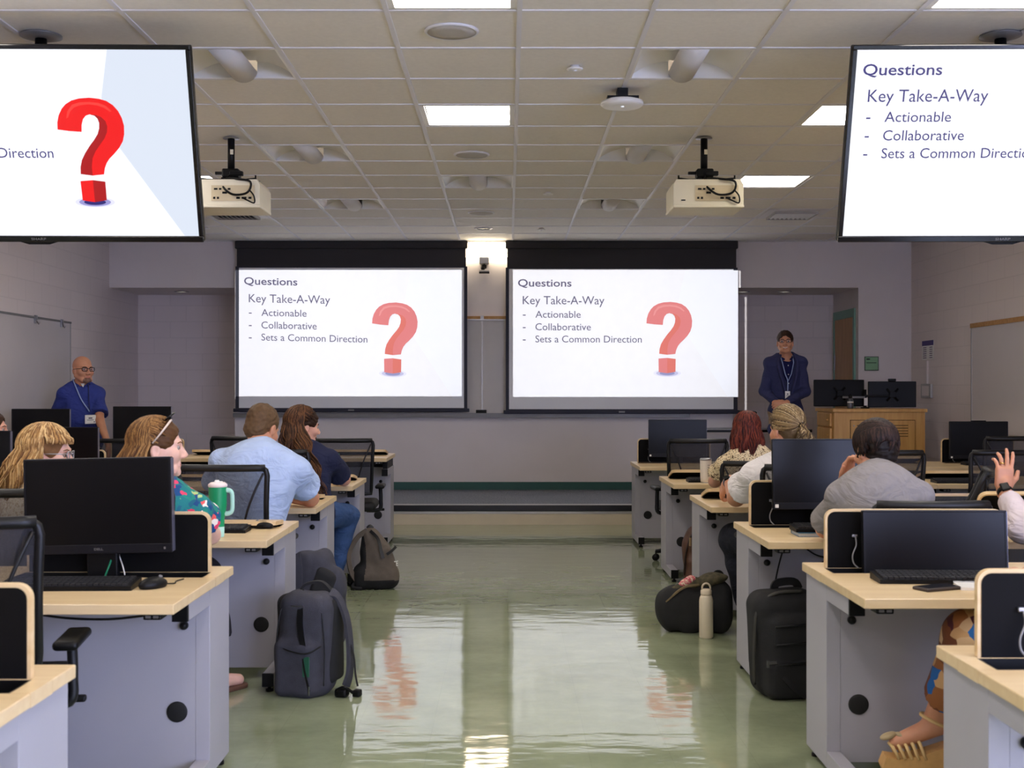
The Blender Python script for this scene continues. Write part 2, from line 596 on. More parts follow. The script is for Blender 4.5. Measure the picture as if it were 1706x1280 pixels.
def slab(name, x0, x1, y0, y1, z0, z1, m):
    mb = MB(); mb.box(x0, x1, y0, y1, z0, z1)
    return struct(mb.build(name, m))
slab('floor', XL, XR, YB, YS+0.02, -0.1, 0, M_FLOOR)
slab('wall_left', XL-0.15, XL, YB, YA, -0.1, ZH+0.35, M_WALLX)
slab('wall_right', XR, XR+0.15, YB, YF, -0.1, ZH+0.35, M_WALLX)
slab('wall_rear', XL-0.15, XR+0.15, YB-0.15, YB, -0.1, ZH+0.35, M_WALLF)
# front wall: middle block between two alcoves, headers over them, pier at the right
slab('wall_front', -3.20, 2.64, YF, YA, 0, ZH+0.35, M_WALLS)
slab('wall_front_left_header', XL, -3.20, YF, YA+0.15, ZAL, ZH+0.35, M_WALLS)
slab('wall_front_right_header', 2.64, 4.11, YF, YA+0.15, ZAL, ZH+0.35, M_WALLS)
slab('wall_front_pier', 4.11, XR+0.15, YF, YA+0.15, 0, ZH+0.35, M_WALLS)
slab('wall_alcove_left', XL-0.15, -3.20, YA, YA+0.15, 0, ZAL, M_WALLF)
slab('wall_alcove_right', 2.64, 4.11, YA, YA+0.15, 0, ZAL, M_WALLF)
# stage: carpeted platform, black nosing, cream riser
mb = MB(); mb.box(XL, XR, YS+0.004, YF, 0, ZS-0.002); mb.box(XL, -3.2, YF, YA, 0, ZS-0.002); mb.box(2.64, 4.11, YF, YA, 0, ZS-0.002)
o = mb.build('floor_stage', M_CARPET); struct(o)
mb = MB(); mb.box(XL, XR, YS-0.012, YS+0.002, 0, 0.112, 0); mb.box(XL, XR, YS-0.018, YS+0.002, 0.112, 0.136, 1)
struct(mb.build('trim_riser', [M_RISER, M_ALU]))
mb = MB(); mb.box(XL, 2.37, YS-0.026, YS+0.05, 0.138, ZS, 0, bev=0.006); mb.box(2.376, XR, YS-0.026, YS+0.05, 0.138, ZS, 0, bev=0.006)
mb.box(XL, XR, YS-0.028, YS+0.075, ZS, ZS+0.004, 1)
struct(mb.build('trim_nosing', [M_NOSE, M_ALU]))
mb = MB(); mb.box(-3.20, 2.64, YF-0.008, YF, ZS, ZS+0.092)
struct(mb.build('baseboard_front', M_GREENB))
mb = MB(); mb.box(XL, -3.2, YA-0.008, YA, ZS, ZS+0.092); mb.box(2.64, 4.11, YA-0.008, YA, ZS, ZS+0.092)
mb.box(XL, XL+0.008, YB, YS, 0, 0.1); mb.box(XR-0.008, XR, YB, YS, 0, 0.1)
struct(mb.build('baseboard_sides', M_GREENB))

# ceiling: one lay-in tile per cell with holes for the fixtures
CW = 0.61
GX0, GY0 = 0.054, 5.567
cols = list(range(-8, 8)); rows = list(range(-15, 15))
def cx0(i): return GX0+CW*i
def cy0(j): return GY0+CW*j
LIT = {(-1, -1), (-1, 3), (3, -1), (3, 3), (3, 7), (-5, -1), (-5, 3), (-5, 7),
       (-1, -5), (3, -5), (-5, -5), (-1, -9), (3, -9), (-5, -9), (-1, -13), (3, -13), (-5, -13)}
WAVE = {(-3, 1), (1, 1), (-3, 5), (1, 5), (-1, 7), (-3, 9), (1, 9)}
holes = LIT | WAVE
mb = MB()
for i in cols:
    for j in rows:
        if (i, j) in holes:
            continue
        x0, x1 = max(cx0(i), XL), min(cx0(i)+CW, XR); y0, y1 = max(cy0(j), YB), min(cy0(j)+CW, YF)
        if x1-x0 < 0.02 or y1-y0 < 0.02:
            continue
        mb.add([(x0, y0, ZH), (x0, y1, ZH), (x1, y1, ZH), (x1, y0, ZH)], [(0, 1, 2, 3)])
mb.add([(XL, YB, ZH+0.35), (XL, YF, ZH+0.35), (XR, YF, ZH+0.35), (XR, YB, ZH+0.35)], [(0, 1, 2, 3)])
struct(mb.build('ceiling', M_CEIL))
mb = MB()
for i in cols:
    if XL < cx0(i) < XR:
        mb.box(cx0(i)-0.012, cx0(i)+0.012, YB, YF, ZH-0.006, ZH+0.02)
for j in rows:
    if YB < cy0(j) < YF:
        mb.box(XL, XR, cy0(j)-0.012, cy0(j)+0.012, ZH-0.005, ZH+0.02)
mb.box(XL, XR, YF-0.022, YF, ZH-0.006, ZH+0.01); mb.box(XL, XL+0.022, YB, YF, ZH-0.006, ZH+0.01); mb.box(XR-0.022, XR, YB, YF, ZH-0.006, ZH+0.01)
struct(mb.build('trim_ceiling_grid', M_TBAR))

# lit ceiling troffers
M_DIFF = emat('lit_diffuser', (255, 246, 236), PANEL_E)
M_FIXW = mat('fixture_white', (236, 234, 230), 0.4, var=0.01)
def lit_fixture():
    t = thing('ceiling_light', 'x', 'ceiling light')
    s = CW/2-0.012
    mb = MB()
    for (a, b, c, d) in ((-s, s, -s, -s+0.03), (-s, s, s-0.03, s), (-s, -s+0.03, -s, s), (s-0.03, s, -s, s)):
        mb.box(a, b, c, d, 0, 0.006)
    for (a, b, c, d) in ((-s, s, -s, -s+0.004), (-s, s, s-0.004, s), (-s, -s+0.004, -s, s), (s-0.004, s, -s, s)):
        mb.box(a, b, c, d, 0.006, 0.07)
    mb.build('housing', M_FIXW, t)
    q = s-0.032
    mb = MB(); mb.box(-q, q, -q, q, 0.03, 0.036)
    mb.build('diffuser', M_DIFF, t)
    return t
LLAB = {(-1, -1): 'bright square ceiling light over the aisle, cut by the top edge of the picture',
        (-1, 3): 'bright square ceiling light over the aisle, between two round speakers',
        (3, -1): 'bright square ceiling light above the right television, cut by the top edge',
        (3, 3): 'bright square ceiling light half hidden behind the left edge of the right television',
        (3, 7): 'bright square ceiling light just right of the right-hand projector'}
first = lit_fixture()
for n, (i, j) in enumerate(sorted(LIT)):
    loc = (cx0(i)+CW/2, cy0(j)+CW/2, ZH-0.002)
    lab = LLAB.get((i, j), 'bright square ceiling light outside the picture or behind a television')
    if n == 0:
        first.location = loc; first['label'] = lab; r = first
    else:
        r = dup(first, loc, label=lab)
    r['group'] = 'lit square ceiling lights'
# switched-off troffers with curved reflector wings and a central basket tube
def wave_fixture():
    t = thing('reflector_light', 'x', 'ceiling light')
    s = CW/2-0.012
    mb = MB()
    n = 10; prof = []
    for k in range(n+1):
        u = k/n; prof.append((0.075+(s-0.075)*u, 0.088*math.cos(u*PI/2)**.8 if u < 1 else 0.0))
    for sg in (-1, 1):
        ring = [(sg*x, z) for x, z in prof]
        vs = []; m = 7
        for b in range(m+1):
            v = b/m; y = -s+2*s*v
            for (x, z) in ring:
                vs.append((x, y, 0.004+z*(1.0)))
        w = len(ring); fs = [(a*w+c, a*w+c+1, (a+1)*w+c+1, (a+1)*w+c) for a in range(m) for c in range(w-1)]
        mb.add(vs, fs, 0, True)
        # the curved end plates of each wing
        for y in (-s+0.002, s-0.002):
            vs = [(x, y, 0.004) for x, z in ring]+[(x, y, 0.006+z) for x, z in ring]
            fs = [(c, c+1, w+c+1, w+c) for c in range(w-1)]
            mb.add(vs, fs, 0, False)
    for (a, b, c, d) in ((-s, s, -s, -s+0.012), (-s, s, s-0.012, s), (-s, -s+0.012, -s, s), (s-0.012, s, -s, s)):
        mb.box(a, b, c, d, -0.002, 0.004)
    mb.box(-s, s, -s, s, 0.1, 0.104)
    mb.build('reflector', M_FIXW, t)
    mb = MB()
    ys = -s+0.004; vs = []
    for yy in (ys, -ys):
        for k in range(13):
            a = PI+PI*k/12
            vs.append((0.075*math.cos(a), yy, 0.035+0.062*math.sin(a)))
    fs = [(k, k+1, 13+k+1, 13+k) for k in range(12)]+[tuple(range(13)), tuple(range(25, 12, -1))]
    mb.add(vs, fs, 0, True)
    mb.build('basket', mat('perforated_basket', (214, 210, 206), 0.6, var=0.05, scale=300, bump=0.3, bscale=700), t)
    return t
WLAB = {(-3, 1): 'unlit curved-reflector ceiling light beside the left television',
        (1, 1): 'unlit curved-reflector ceiling light just right of the white access point',
        (-3, 5): 'unlit curved-reflector ceiling light right of the left projector pole',
        (1, 5): 'unlit curved-reflector ceiling light left of the right projector pole',
        (-1, 7): 'unlit curved-reflector ceiling light over the aisle, between two round speakers',
        (-3, 9): 'unlit curved-reflector ceiling light above the left screen',
        (1, 9): 'unlit curved-reflector ceiling light above the right screen'}
first = wave_fixture()
for n, (i, j) in enumerate(sorted(WAVE)):
    loc = (cx0(i)+CW/2, cy0(j)+CW/2, ZH-0.002)
    if n == 0:
        first.location = loc; first['label'] = WLAB[(i, j)]; r = first
    else:
        r = dup(first, loc, label=WLAB[(i, j)])
    r['group'] = 'unlit curved ceiling lights'
# air diffusers
M_VENT = mat('vent_grey', (170, 166, 162), 0.5, metal=0.2)
def vent():
    t = thing('air_vent', 'x', 'vent')
    s = CW/2-0.014
    mb = MB(); mb.box(-s, s, -s, s, -0.005, -0.001); mb.build('plate', M_TBAR, t)
    mb = MB(); q = 0.2; mb.box(-q, q, -q, q, -0.0065, -0.005); mb.build('throat', M_BLKM, t)
    mb = MB()
    for k in range(9):
        x = -q+0.022+k*0.0445
        mb.box(-0.016, 0.016, -q, q, -0.0015, 0.0015, M=Matrix.Translation((x, 0, -0.018)) @ Matrix.Rotation(R(40), 4, 'Y'))
    for (a, b, c, d) in ((-q-0.012, q+0.012, -q-0.012, -q), (-q-0.012, q+0.012, q, q+0.012), (-q-0.012, -q, -q, q), (q, q+0.012, -q, q)):
        mb.box(a, b, c, d, -0.03, -0.005)
    mb.build('louvre', M_VENT, t)
    return t
v = vent(); v.location = (cx0(-5)+CW/2, cy0(10)+CW/2, ZH-0.006); v['label'] = 'louvred air vent in the ceiling below the left projector'; v['group'] = 'ceiling air vents'
dup(v, (cx0(4)+CW/2, cy0(10)+CW/2, ZH-0.006), label='louvred air vent in the ceiling right of the right projector')
# round speakers, sprinklers, downlight, access point
M_SPK = mat('speaker_grille', (188, 182, 174), 0.7, var=0.06, scale=400, bump=0.3, bscale=900)
def speaker():
    t = thing('ceiling_speaker', 'x', 'speaker')
    mb = MB(); mb.lathe([(0.118, 0), (0.132, 0), (0.132, -0.006), (0.124, -0.012), (0.118, -0.010)], 36, caps=False); mb.build('rim', M_TBAR, t)
    mb = MB(); mb.lathe([(0.119, -0.002), (0.119, -0.009), (0.06, -0.013), (0.001, -0.014)], 36); mb.build('grille', M_SPK, t)
    return t
sp = speaker(); sp.location = (-0.272, 5.88, ZH-0.001)
sp['label'] = 'round ceiling speaker nearest the viewer, the largest of three'; sp['group'] = 'round ceiling speakers'
dup(sp, (-0.266, 8.96, ZH-0.001), label='round ceiling speaker in front of the lit light, middle of three')
dup(sp, (-0.26, 11.9, ZH-0.001), label='round ceiling speaker closest to the projection screens, smallest of three')
t = thing('downlight', 'small round recessed downlight in the ceiling before the gap between the screens', 'downlight', (-0.264, 13.05, ZH-0.001))
mb = MB(); mb.lathe([(0.07, 0), (0.1, 0), (0.1, -0.006), (0.072, -0.01)], 28, caps=False); mb.build('rim', M_TBAR, t)
mb = MB(); mb.lathe([(0.07, -0.003), (0.07, -0.005)], 28); mb.build('lens', mat('downlight_lens', (120, 116, 112), 0.2, scale=60, col2=(70, 66, 64)), t)
def sprinkler(m):
    t = thing('sprinkler_cover', 'x', 'sprinkler')
    mb = MB(); mb.lathe([(0.025, 0), (0.025, -0.012), (0.043, -0.014), (0.043, -0.02), (0.03, -0.023)], 24)
    mb.build('cover_plate', m, t)
    mb = MB(); mb.lathe([(0.012, -0.022), (0.012, -0.027), (0.004, -0.029)], 12); mb.build('cap', M_TBAR, t)
    return t
a = sprinkler(M_WHITE); a.location = (0.36, 6.52, ZH-0.001); a['label'] = 'white round sprinkler cover in the ceiling, nearest of the row'; a['group'] = 'sprinkler covers'
dup(a, (0.353, 10.68, ZH-0.001), label='white round sprinkler cover in the ceiling, middle of the row')
dup(a, (0.36, 13.05, ZH-0.001), label='small round sprinkler cover in the ceiling nearest the right screen')
dup(a, (-3.22, 12.95, ZH-0.001), label='small round sprinkler cover in the ceiling beside the left television corner')
t = thing('wireless_access_point', 'white oval access point hanging under the ceiling grid', 'access point', (0.66, 7.02, ZH-0.006))
mb = MB(); mb.box(-0.03, 0.03, -0.05, 0.05, -0.05, 0); mb.box(-0.09, 0.09, -0.07, 0.07, -0.062, -0.048); mb.build('bracket', M_BLK, t)
mb = MB()
pr = [(0.02, -0.062), (0.10, -0.062), (0.122, -0.07), (0.124, -0.085), (0.11, -0.097), (0.06, -0.102), (0.002, -0.103)]
mb.lathe(pr, 32, M=Matrix.Diagonal((1.0, 1.0, 1, 1))); mb.build('shell', M_WHITE, t)
mb = MB(); mb.lathe([(0.009, -0.102), (0.009, -0.105)], 10, c=(0.0, -0.03, 0)); mb.build('indicator', emat('ap_led', (230, 235, 255), 1.2), t)

# wall-wash luminaire on the front wall above the screens
t = thing('wall_wash_light', 'bright lit valance light high on the front wall between the screens', 'wall light', (-0.27, YF, 2.92))
mb = MB(); mb.box(-1.0, 1.0, -0.085, 0, 0.17, 0.186); mb.box(-1.0, 1.0, -0.01, 0, 0, 0.17); mb.box(-1.0, -0.99, -0.085, 0, 0, 0.17); mb.box(0.99, 1.0, -0.085, 0, 0, 0.17); mb.build('housing', M_FIXW, t)
mb = MB(); mb.box(-0.99, 0.99, -0.08, -0.02, 0.006, 0.17, bev=0.01); mb.build('diffuser', emat('valance_diffuser', (255, 236, 204), 15.0), t)
# alcove downlights
def alc():
    t = thing('alcove_downlight', 'x', 'downlight')
    mb = MB(); mb.lathe([(0.062, 0), (0.088, 0), (0.088, -0.006), (0.064, -0.008)], 24, caps=False); mb.build('rim', M_STEEL, t)
    mb = MB(); mb.lathe([(0.062, -0.001), (0.062, -0.003)], 24); mb.build('lens', emat('alcove_lens', (255, 244, 225), 0.5), t)
    return t
a = alc(); a.location = (-3.97, 14.8, ZAL-0.001); a['label'] = 'small recessed downlight in the dark alcove left of the screens'; a['group'] = 'alcove downlights'
dup(a, (3.37, 14.8, ZAL-0.001), label='small recessed downlight in the alcove above the man in the blazer')
dup(a, (2.86, 14.8, ZAL-0.001), label='small recessed downlight in the right alcove close to the screen edge')

# windows behind the viewer, in the rear and right walls: cool daylight falls forward along the room
M_PANE = emat('daylight_pane', (194, 205, 252), 24.0)
def window(n, M, half, z0, z1):
    mb = MB()
    for (a, b, c, d) in ((-half-.06, -half, z0-.06, z1+.06), (half, half+.06, z0-.06, z1+.06), (-half, half, z0-.06, z0), (-half, half, z1, z1+.06), (-.02, .02, z0, z1)):
        mb.box(a, b, .001, .06, c, d, M=M)
    w_ = mb.build('window_%d' % n, M_ALU); struct(w_, 'aluminium window behind the viewer')
    mb = MB(); mb.box(-half, half, .012, .02, z0, z1, M=M); mb.build('window_pane', M_PANE, w_)
window(1, Matrix.Translation((3.55, YB, 0)), .85, 1.0, 2.5)
for n, yy in ((2, -1.9), (3, 0.6)):
    window(n, Matrix.Translation((XR, yy, 0)) @ Matrix.Rotation(R(90), 4, 'Z'), .95, 1.0, 2.5)

# door in the side of the right alcove
mb = MB()
X = 4.11; ya, yb = 14.36, 15.28
mb.box(X-0.02, X-0.001, ya, ya+0.06, ZS, 2.34); mb.box(X-0.02, X-0.001, yb-0.05, yb, ZS, 2.34); mb.box(X-0.02, X-0.001, ya+0.06, yb-0.05, 2.24, 2.34)
fr = mb.build('door_1', M_DGREEN); struct(fr, 'green framed oak door in the alcove behind the man in the blazer')
mb = MB(); mb.box(X-0.012, X-0.001, ya+0.06, yb-0.05, ZS+0.005, 2.237); mb.build('door_leaf', M_DOORW, fr)
mb = MB(); mb.box(X-0.03, X-0.02, yb-0.1, yb-0.07, 1.62, 1.80); mb.box(X-0.03, X-0.02, yb-0.1, yb-0.07, 0.5, 0.66); mb.build('door_hinge', M_STEEL, fr)
mb = MB(); mb.tube([(X-0.012, ya+0.12, 1.15), (X-0.06, ya+0.12, 1.15), (X-0.06, ya+0.24, 1.15)], 0.011); mb.build('door_handle', M_STEEL, fr)

# whiteboards: front (between/behind the screens), left wall, right wall
t = thing('whiteboard', 'long grey-white board on the front wall behind the hanging screens', 'whiteboard', (-0.3, YF, 1.1))
mb = MB(); mb.box(-2.7, -0.001, -0.018, 0, 0, 1.10); mb.build('board_panel', mat('board_face', (190, 184, 178), 0.3, var=0.02), t)
mb = MB(); mb.box(0.001, 2.35, -0.018, 0, 0, 1.10); mb.build('board_panel', MATS['board_face'], t)
mb = MB(); mb.box(-0.008, 0.008, -0.022, -0.0181, 0, 1.10); mb.build('seam_strip', M_ALU, t)
mb = MB(); mb.box(-2.7, -0.02, -0.03, 0, 1.10, 1.135, 0); mb.box(0.02, 2.35, -0.03, 0, 1.10, 1.135, 0); mb.box(-2.7, 2.35, -0.032, 0, 1.086, 1.10, 1); mb.box(-0.02, 0.02, -0.034, 0, 1.10, 1.14, 1)
mb.build('map_rail', [M_TAN, M_ALU], t)
mb = MB()
mb.box(-2.9, 2.42, -0.10, 0, -0.012, 0.0); mb.box(-2.9, 2.42, -0.10, -0.092, -0.05, -0.012); mb.build('marker_tray', M_GREYM, t)
t = thing('board_eraser', 'black felt eraser on the marker tray between the two screens', 'eraser', (-0.31, YF-0.06, 1.1))
mb = MB(); mb.box(-0.062, 0.062, -0.02, 0.02, 0, 0.012, bev=0.003); mb.build('felt_pad', M_BLKM, t)
mb = MB(); mb.box(-0.062, 0.062, -0.022, 0.022, 0.012, 0.038, bev=0.005); mb.build('eraser_back', M_BLK, t)
def side_board(x, s, y0, y1, z0, z1, lab, rail):
    t = thing('whiteboard', lab, 'whiteboard', (x, y1, z0))
    L = y1-y0; h = z1-z0
    a, b = (0, 0.016) if s > 0 else (-0.016, 0)
    mb = MB(); mb.box(a, b, -L, 0, 0, h); mb.build('board_panel', M_WBOARD, t)
    c = 0.022*s
    mb = MB(); mb.box(0, c, -0.014, 0.006, 0, h, 0); mb.box(0, c, -L, 0, -0.014, 0.0, 0); mb.build('board_frame', M_ALU, t)
    mb = MB(); mb.box(0, 0.028*s, -L, 0.006, h, h+(0.045 if rail is M_TAN else 0.02), 0); mb.build('map_rail', rail, t)
    return t, L, h
t, L, h = side_board(XR, -1, 3.0, 12.36, 0.95, 2.00, 'tall whiteboard with a tan top rail on the right wall', M_TAN)
t, L, h = side_board(XL, 1, 3.0, 12.93, 0.95, 2.075, 'whiteboard with a dark hook rail on the left wall', M_GREYM)
for yy in (-0.28, -0.98):
    mb = MB(); mb.box(0.02, 0.04, yy-0.02, yy+0.02, h-0.05, h+0.03); mb.tube([(0.04, yy, h-0.03), (0.06, yy, h-0.06), (0.07, yy, h-0.04)], 0.005); mb.build('rail_hook', M_STEEL, t)

# small wall items
t = thing('room_sign', 'square green room sign on the pier right of the alcove door', 'sign', (4.262, YF, 1.68))
mb = MB(); mb.box(-0.083, 0.083, -0.012, 0, -0.083, 0.083, bev=0.003); mb.build('sign_backing', mat('sign_dark', (66, 84, 68), 0.5), t)
mb = MB(); mb.box(-0.074, 0.074, -0.0145, -0.0121, -0.074, 0.074); mb.build('sign_face', mat('sign_green', (132, 176, 132), 0.45), t)
mb = MB(); mb.box(-0.062, -0.02, -0.0152, -0.0146, 0.045, 0.058); mb.box(-0.062, 0.055, -0.0152, -0.0146, 0.005, 0.012); mb.build('sign_lettering', M_BLK, t)
t = thing('wall_notice', 'narrow notice with a purple heading on the right wall', 'notice', (XR, 13.68, 1.82))
mb = MB(); mb.box(-0.004, 0, -0.19, 0.19, -0.11, 0.11); mb.build('paper', M_WHITE, t)
mb = MB(); mb.box(-0.0055, -0.0041, -0.185, 0.185, 0.05, 0.107); mb.build('heading_band', mat('notice_purple', (66, 52, 120), 0.6), t)
mb = MB()
for k in range(6):
    z = 0.03-k*0.023
    mb.box(-0.0055, -0.0041, -0.15, -0.06, z-0.006, z+0.003); mb.box(-0.0055, -0.0041, 0.04, 0.15, z-0.006, z+0.003)
mb.build('print_rows', mat('notice_ink', (90, 84, 110), 0.7), t)
t = thing('cable_box', 'steel-rimmed outlet box with a conduit on the right wall below the notice', 'outlet box', (XR, 13.68, 1.36))
mb = MB(); mb.box(-0.03, 0, -0.16, 0.16, -0.08, 0.08, bev=0.006); mb.build('box_body', M_ALU, t)
mb = MB(); mb.box(-0.033, -0.0301, -0.11, 0.11, -0.055, 0.055); mb.build('box_cover', M_WALLS, t)
mb = MB(); mb.box(-0.022, 0, -0.02, 0.02, 0.08, 0.34); mb.build('conduit', M_WALLS, t)
# ------------------------------------------------------------------ slide (same slide on both screens and televisions)
QO = [(840,543),(842,515),(850,488),(864,463),(880,446),(905,431),(935,423),(975,420),(1010,424),(1038,432),(1062,448),(1080,470),(1092,497),(1098,528),
      (1096,560),(1088,588),(1072,613),(1050,637),(1030,656),(1017,674),(1008,695),(1003,718),(958,723),(912,717),(914,690),(922,662),(938,634),(958,606),(978,582),
      (993,560),(1001,538),(1003,517),(998,500),(987,489),(970,484),(954,489),(942,503),(935,524),(932,552),(886,549)]
QI = [(972,485),(992,486),(1012,494),(1028,510),(1033,530),(1030,552),(1018,577),(998,602),(978,628),(964,655),(958,690),(958,723),(912,717),(914,690),(922,662),
      (938,634),(958,606),(978,582),(993,560),(1001,538),(1003,517),(998,500),(987,489)]
QH = [(905,447),(935,438),(972,436),(1008,440),(1036,452),(1056,472),(1048,474),(1026,458),(1002,450),(970,446),(938,449),(912,458),(896,474),(886,497),(878,500),(884,474)]
DL = [(908,745),(957,741),(957,829),(909,822)]
DR = [(957,741),(1005,747),(1004,821),(957,829)]
def q_uv(p):
    return ((p[0]-840)/258*0.203+0.593, (p[1]-420)/405*0.557+0.25)
def build_slide(parent, Wd, Hd, M, inks, gap=0.0012, base=True, full=True):
    """slide content on a local x,z rectangle (0..Wd, 0..-Hd); M places it; inks = dict of materials"""
    def P(u, v, lay=1):
        return (u*Wd, -gap*lay, -v*Hd)
    if base:
        mb = MB(); mb.poly([P(0, 1, 0), P(1, 1, 0), P(1, 0, 0), P(0, 0, 0)], M=M)
        mb.build('slide_background', inks['bg'], parent)
    mb = MB()
    mb.poly([P(1, 0.0), P(1, 1), P(0.955, 1), P(0.77, 0.5), P(0.735, 0.25), P(0.765, 0.0)], M=M)
    mb.build('slide_facet', inks['facet'], parent)
    mb = MB()
    for (s, u0, u1, vt, vb, bold) in (('Questions', .0225, .26, .073, .131, .012), ('Key Take-A-Way', .0437, .406, .205, .271, 0),
                                      ('Actionable', .0997, .301, .322, .377, 0), ('Collaborative', .0997, .346, .42, .476, 0), ('Sets a Common Direction', .0997, .572, .5165, .5715, 0)):
        text_mesh(mb, s, M @ Matrix.Translation((0, -2*gap, 0)), u0*Wd, u1*Wd, -vb*Hd, (vb-vt)*Hd, 0, bold)
    for v in (.357, .456, .553):
        mb.poly([P(.0437, v+.004, 2), P(.0565, v+.004, 2), P(.0565, v-.004, 2), P(.0437, v-.004, 2)], M=M)
    mb.build('slide_text', inks['ink'], parent)
    mb = MB()
    for poly, lay, mi in ((QO, 3, 0), (QI, 4, 1), (QH, 4, 2), (DL, 3, 0), (DR, 3, 1)):
        mb.poly([P(*q_uv(p), lay) for p in poly], mi, M)
    mb.build('question_mark', [inks['red'], inks['red2'], inks['red3']], parent)
    mb = MB()
    for r, mi in ((1.0, 0), (0.8, 1), (0.55, 2)):
        mb.poly([P(*q_uv((957+78*r*math.cos(2*PI*k/28), 829+21*r*math.sin(2*PI*k/28))), 2+mi*0.2) for k in range(28)], mi, M)
    mb.build('mark_shadow', [inks['s1'], inks['s2'], inks['s3']], parent)

# ------------------------------------------------------------------ projection screens
def flat(name, c, rough=0.9):
    return mat(name, c, rough, var=0.01, scale=3)
INK_S = dict(bg=flat('slide_white', (240, 240, 242)), facet=flat('slide_facet', (233, 235, 240)), ink=flat('slide_ink', (96, 92, 116)),
             red=flat('slide_red', (212, 122, 120)), red2=flat('slide_red_side', (210, 112, 100)), red3=flat('slide_red_light', (220, 142, 138)),
             s1=flat('slide_s1', (222, 222, 234)), s2=flat('slide_s2', (186, 186, 212)), s3=flat('slide_s3', (140, 140, 180)))
YSC = 14.1
def screen(lab, pl, pr, pt, pm, pb, fl, frr, fb, quad):
    """pixel extents at depth YSC: outer left/right, top, fabric top, bottom, fabric left/right/bottom; slide quad TL,TR,BR,BL"""
    q = lambda px, py: W(px, py, YSC)
    c = q((pl+pr)/2, pt)
    t = thing('projection_screen', lab, 'projection screen', (c.x, YSC, c.z), group='projection screens')
    g = lambda px, py: q(px, py)-c
    A, B = g(pl, pt), g(pr, pm)
    zt = ZH-c.z-0.008
    mb = MB(); mb.box(A.x, B.x, -0.0, 0.11, zt-0.09, zt, bev=0.01); mb.build('case', M_BORDERT, t)
    mb = MB(); mb.box(A.x+0.02, B.x-0.02, 0.02, 0.024, B.z, zt-0.08); mb.build('top_drop', M_BORDERT, t)
    C = g(pl, pm); D = g(pr, pb)
    mb = MB(); mb.box(C.x+0.004, D.x-0.004, 0.02, 0.0235, D.z+0.02, C.z+0.002); mb.build('masking_border', M_BORDER, t)
    E = g(fl, pm+2); F_ = g(frr, fb)
    fabn = mb = MB(); mb.box(E.x, F_.x, 0.017, 0.0198, F_.z, E.z); mb.build('viewing_surface', M_FABRIC_SCR, t)
    mb = MB(); mb.box(C.x-0.02, D.x+0.02, 0.0, 0.045, D.z-0.012, D.z+0.03, bev=0.008); mb.build('weight_bar', M_BORDER, t)
    mb = MB(); m = (C.x+D.x)/2; mb.box(m-0.035, m+0.035, -0.006, 0.0, D.z, D.z+0.02, bev=0.002); mb.build('maker_plate', M_GREYM, t)
    # slide lettering lies on the fabric inside the projected rectangle
    TL, TR, BR, BL = [g(*p) for p in quad]
    ux = (TR-TL); vz = (BL-TL)
    Wd, Hd = ux.length, vz.length
    ex = ux.normalized(); ez = -vz.normalized(); ey = Vector((0, 1, 0))
    M = Matrix(((ex.x, ey.x, ez.x, TL.x), (ex.y, ey.y, ez.y, 0.0155), (ex.z, ey.z, ez.z, TL.z), (0, 0, 0, 1)))
    build_slide(t, Wd, Hd, M, INK_S, base=False)
    return t
screen('hanging projection screen left of the gap, showing the Questions slide', 391, 779, 404, 444, 685, 397.5, 773, 680,
       [(397.8, 446), (772, 453.5), (767.7, 664), (397.8, 657)])
screen('hanging projection screen right of the gap, showing the Questions slide', 842, 1230, 404, 446, 688, 848, 1222.5, 682,
       [(854.6, 449.5), (1230, 450.5), (1230, 662), (854.6, 661)])

